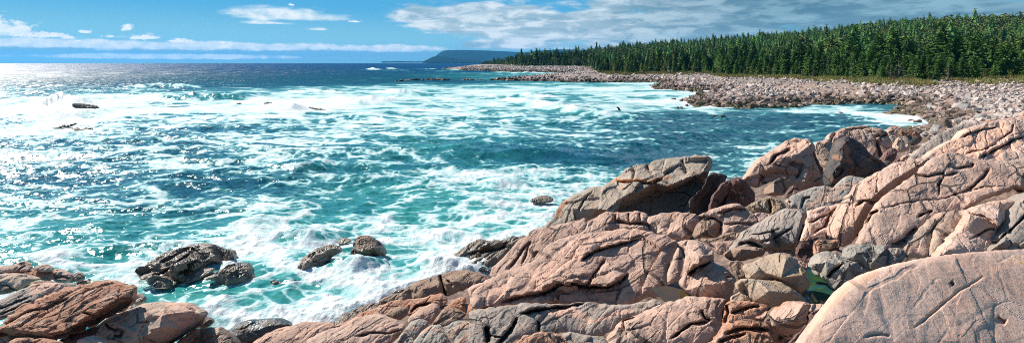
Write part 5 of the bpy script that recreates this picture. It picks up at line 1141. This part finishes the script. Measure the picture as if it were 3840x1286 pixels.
def tree_pair(kind, v):
    (cv_, cf), (tv, tf) = {'s': hi, 'y': hi, 'd': dead, 'b': leafm}[kind][v]
    return mesh_np('crown', cv_, cf, {'s': SPR, 'y': YNG, 'd': DED, 'b': BIR}[kind]), mesh_np('trunk', tv, tf, BARK)
TM = {}
TL = {'s': ('dark green spruce with a pointed crown in the front rows of the forest', 'spruce', 'dark spruces in the front rows of the forest'),
      'y': ('low bright green young spruce at the forest edge behind the beach', 'spruce', 'young spruces along the forest edge'),
      'd': ('bare grey dead conifer standing at the forest edge', 'dead tree', 'dead conifers at the forest edge'),
      'b': ('yellow green leafy tree among the dark spruces', 'birch', 'leafy trees among the spruces')}
NMK = {'s': 'spruce_tree', 'y': 'young_spruce', 'd': 'dead_tree', 'b': 'birch_tree'}
def put_tree(kind, x, y, z, h, wide=1.):
    v = int(r.integers(0, {'s': 7, 'y': 7, 'd': 2, 'b': 3}[kind]))
    if (kind, v) not in TM: TM[kind, v] = tree_pair(kind, v)
    root = link(NMK[kind], None); root.location = (x, y, z-.1); root.scale = (h*wide, h*wide, h); root.rotation_euler = (0, 0, r.uniform(0, 6.28))
    root.empty_display_size = .2
    tag(root, *TL[kind])
    link('crown', TM[kind, v][0], root); link('trunk', TM[kind, v][1], root)
vis = np.where((tn > -.05) & (tn < 1.01), ht/Yt*np.exp(-np.maximum(edge_d, 0)/16.), 0)
ordr = np.argsort(-vis)[:285]; ind = set(int(i) for i in ordr)
for i in ordr:
    kind = 's'
    u = r.random()
    if edge_d[i] < 7 and u < .7: kind = 'y'
    elif edge_d[i] < 8 and u > .95: kind = 'd'
    put_tree(kind, xt[i], Yt[i], zt[i], ht[i], r.uniform(.95, 1.3) if kind != 'd' else 1.)
for fx, fy, h in ((3340, 305, 4.2), (3390, 303, 4.0), (3420, 302, 3.6), (3290, 303, 3.5), (3556, 312, 5.0), (3370, 298, 6.0), (2790, 268, 4.), (3355, 306, 3.)):
    Y0 = float(treeline((fx-CX)/FOC)); X0 = (fx-CX)/FOC*(Y0-3.5); put_tree('d', X0, Y0-3.5, float(ground(np.array([X0]), np.array([Y0]))[0]), h, 1.5)
for fx, fy, h in ((2900, 250, 3.), (3010, 250, 2.6), (3120, 250, 2.2), (2820, 250, 3.2), (3480, 250, 2.6), (3600, 250, 2.2), (3700, 250, 2.8), (3790, 250, 2.4), (3230, 250, 2.4), (2420, 250, 4.), (2300, 250, 4.), (2600, 258, 4.), (2700, 262, 3.5), (2350, 250, 5.), (2490, 245, 5.), (2160, 215, 9), (2080, 222, 8)):
    zz = 4.; X0, Y0 = at(fx, fy+20, zz); Y0 = float(treeline(X0/Y0))-1; X0 = (fx-CX)/FOC*Y0
    put_tree('b', X0, Y0, float(ground(np.array([X0]), np.array([Y0]))[0]), h, 1.2)
far = np.array([i for i in range(len(xt)) if i not in ind])
P3 = np.stack([xt, Yt, zt-.1], 1)
def fol(name, idxs, meshes, mat, wide):
    return scatter(name, idxs, [(np.concatenate([a[0]*np.array([wide, wide, 1.])]), a[1]) for a, b in meshes], mat, P3, ht, np.zeros((len(xt), 3)), .03)
near_f = far[(edge_d[far] < 55) & ~leafp[far]]; far_f = far[(edge_d[far] >= 55) & ~leafp[far]]
def attr_leaf(name, cols):
    m, t, bs = new_mat(name); col = t.attr('stone_col', True)
    n2 = t.noise(t.pos(), 5, 2, .6); n1 = t.noise(t.pos(), .05, 3, .6)
    col = t.mix(t.ramp(n2, .4, .75, 0, .5), col, cols); col = t.mix(t.ramp(n1, .4, .6, 0, .35), col, tuple(q*.7 for q in cols))
    t.put(bs.inputs['Base Color'], col); bs.inputs['Roughness'].default_value = .65; bs.inputs['Specular IOR Level'].default_value = .25
    return m
CF = np.array([.050, .100, .019])[None]*np.interp(edge_d, [20, 120], [1.05, 1.9])[:,None]*np.exp(r.normal(0, .42, (len(xt), 1)))*np.exp(r.normal(0, .12, (len(xt), 3)))  # crowns paler deeper in: distance haze put into their colour
CB = np.array([.10, .145, .024])[None]*np.exp(r.normal(0, .25, (len(xt), 1)))*np.exp(r.normal(0, .16, (len(xt), 3)))
def fol2(name, idxs, meshes, mat, cols, wide, trunks=False):
    return scatter(name, idxs, [((np.concatenate([a[0], b[0]]) if trunks else a[0])*np.array([wide, wide, 1.]), np.concatenate([a[1], b[1]+len(a[0])]) if trunks else a[1]) for a, b in meshes], mat, P3, ht, cols, .02)
fol2('spruce_forest', near_f, hi[:4], attr_leaf('spruce_wood', (.10, .17, .026)), CF, 1.1)
fol2('hillside_forest', far_f, lo_, attr_leaf('hill_wood', (.11, .165, .03)), CF, 1.15)
fol2('leafy_forest', far[leafp[far]], leaf_lo, attr_leaf('leafy_wood', (.13, .16, .03)), CB, 1.25)

# ------------------------------------------------------------------ grass along the top of the beach
m, t, bs = new_mat('beach_grass'); n = t.noise(t.pos(), .5, 4, .6)
t.put(bs.inputs['Base Color'], t.mix(t.ramp(n, .38, .62), (.21, .24, .045), (.27, .20, .07))); bs.inputs['Roughness'].default_value = .8
def tuft(seed):
    rr = np.random.default_rng(seed); V, F = [], []
    for k in range(26):
        a = rr.uniform(0, 6.28); q = rr.uniform(0, .5); x, y = q*math.cos(a), q*math.sin(a); h = rr.uniform(.4, 1.); l = rr.uniform(.1, .5); w = .06
        i = len(V); b = rr.uniform(0, 6.28)
        V += [(x-w*math.cos(b), y-w*math.sin(b), 0), (x+w*math.cos(b), y+w*math.sin(b), 0), (x+l*math.cos(a), y+l*math.sin(a), h)]; F.append((i, i+1, i+2))
    return np.array(V), np.array(F)
NG = 14000; tg = r.uniform(.1, 1.3, NG); yg = treeline(tg) - r.exponential(4.0, NG)*np.interp(tg, [.1, .3, .6, 1.], [.8, 1., 1.4, 2.2]) + 1.5
xg = tg*yg; dg_ = sdf_poly(xg, yg); gm = fbm2(xg/7, yg/7, 3)
okg = (dg_ > 14) & (gm > -.05) & (yg > treeline(tg)-18)
ii = np.where(okg)[0]
sg = np.clip(r.normal(.8, .25, NG), .3, 1.5)
scatter('beach_grass', ii, [tuft(i) for i in range(4)], m, np.stack([xg, yg, ground(xg, yg)-.03], 1), sg, np.zeros((NG, 3)), .05)
# ------------------------------------------------------------------ the far headlands
def headland(name, prof, Y0, deep, mat, z0=-1.):
    """profile as bearings; a real hill with a back and a rounded crown"""
    P = V_('P', prof); n = 60
    xs = np.linspace(P[0,0], P[-1,0], n); tops = np.interp(xs, P[:,0], P[:,1])
    xs_ = (xs-CX)/FOC*Y0; hz_ = EYE+(HY-tops)/FOC*Y0
    rowsf = [(0., -.12), (.0, .0), (.10, .28), (.22, .62), (.36, .88), (.5, 1.0), (.75, .95), (1., -.1)]
    V = []
    for a, k in rowsf:
        for x, h in zip(xs_, hz_):
            V.append((x*(1+a*deep/Y0), Y0-deep*.36+a*deep, z0+(h-z0)*k + (h*.015*pn2(np.array([x/170.]), np.array([a*4+1.]))[0] if 0 < k < 1 else 0)))
    F = [(i*n+j, i*n+j+1, (i+1)*n+j+1, (i+1)*n+j) for i in range(len(rowsf)-1) for j in range(n-1)]
    o = link(name, mesh_np(name, V, F, mat, True)); return tag(o, kind='structure')
m, t, bs = new_mat('wooded_headland'); n = t.noise(t.pos(), .012, 6, .65)
t.put(bs.inputs['Base Color'], t.mix(t.ramp(n, .4, .6), (.008, .022, .016), (.014, .03, .018))); bs.inputs['Roughness'].default_value = 1.; bs.inputs['Specular IOR Level'].default_value = 0.
headland('headland_hill', "1640,232 1655,212 1668,199 1682,190 1700,187.5 1760,187 1830,189 1890,192 1960,196 2010,190 2080,184 2160,186 2240,188 2400,196 2500,232", 6000, 1500, m)
headland('low_headland_hill', "1606,231.5 1618,226 1630,219 1640,214 1655,211 1672,213 1700,217 1730,222 1765,226 1800,229 1830,232", 4300, 800, m)
headland('islet_hill', "1440,231.6 1455,230.2 1470,231 1490,230.2 1505,229.6 1525,230.6 1560,231.2 1600,231.4", 5200, 300, m)

# ------------------------------------------------------------------ small creatures far out in the bay
m, t, bs = new_mat('dark_wet_fur'); bs.inputs['Base Color'].default_value = (.012, .012, .013, 1); bs.inputs['Roughness'].default_value = .35
def creature(name, path, radii, label, cat, loc):
    bm = bmesh.new(); vs = [bm.verts.new(p) for p in path]
    for a, b in zip(vs, vs[1:]): bm.edges.new((a, b))
    me = bpy.data.meshes.new(name); bm.to_mesh(me); bm.free()
    o = link(name, me); o.location = loc
    o.modifiers.new('skin', 'SKIN'); 
    for sv, q in zip(me.skin_vertices[0].data, radii): sv.radius = (q, q)
    me.skin_vertices[0].data[0].use_root = True
    ss = o.modifiers.new('smooth', 'SUBSURF'); ss.levels = ss.render_levels = 2
    dg = bpy.context.evaluated_depsgraph_get(); me2 = bpy.data.meshes.new_from_object(o.evaluated_get(dg)); o.modifiers.clear(); o.data = me2
    me2.materials.clear(); me2.materials.append(m)
    tag(o, label, cat); return o
X0, Y0 = at(2320, 421)
creature('seal', [(.55, .1, -.35), (.25, .05, -.1), (.08, 0, .25), (-.02, 0, .5), (-.2, 0, .62), (-.38, 0, .6)], [.2, .24, .2, .17, .14, .06], 'seal raising its dark head out of the foam in the middle of the bay', 'seal', (X0, Y0, .15))
X0, Y0 = at(1600, 558)
creature('sea_bird', [(.22, 0, .1), (.1, 0, .06), (-.06, 0, .06), (-.13, 0, .16), (-.14, 0, .27), (-.22, 0, .28)], [.025, .08, .09, .045, .05, .014], 'small black sea bird floating on the foam in front of the bay', 'bird', (X0, Y0, .18))

# ------------------------------------------------------------------ the air: far things fade to blue
HZ_D = 7e-5
def haze():
    m = bpy.data.materials.new('sea_air'); m.use_nodes = True; t = NT(m.node_tree); t.n.remove(t.n['Principled BSDF'])
    v = t.node('ShaderNodeVolumePrincipled'); v.inputs['Color'].default_value = (.10, .47, .95, 1); v.inputs['Density'].default_value = HZ_D; v.inputs['Anisotropy'].default_value = .3
    t.put(t.n['Material Output'].inputs['Volume'], v.outputs[0])
    lo, hi = (-11000, -1200, -9), (11000, 9400, 170)
    bm = bmesh.new(); bmesh.ops.create_cube(bm, size=1.)
    for q in bm.verts: q.co = Vector([lo[i] if q.co[i] < 0 else hi[i] for i in range(3)])
    me = bpy.data.meshes.new('haze'); bm.to_mesh(me); bm.free(); me.materials.append(m)
    tag(link('haze', me), kind='stuff')
haze()
SC.cycles.volume_bounces = 0
SC.cycles.max_bounces = 6; SC.cycles.diffuse_bounces = 3; SC.cycles.glossy_bounces = 3; SC.cycles.transparent_max_bounces = 6
SC.cycles.use_denoising = False
SC.cycles.pixel_filter_type = 'BLACKMAN_HARRIS'; SC.cycles.filter_width = 1.0
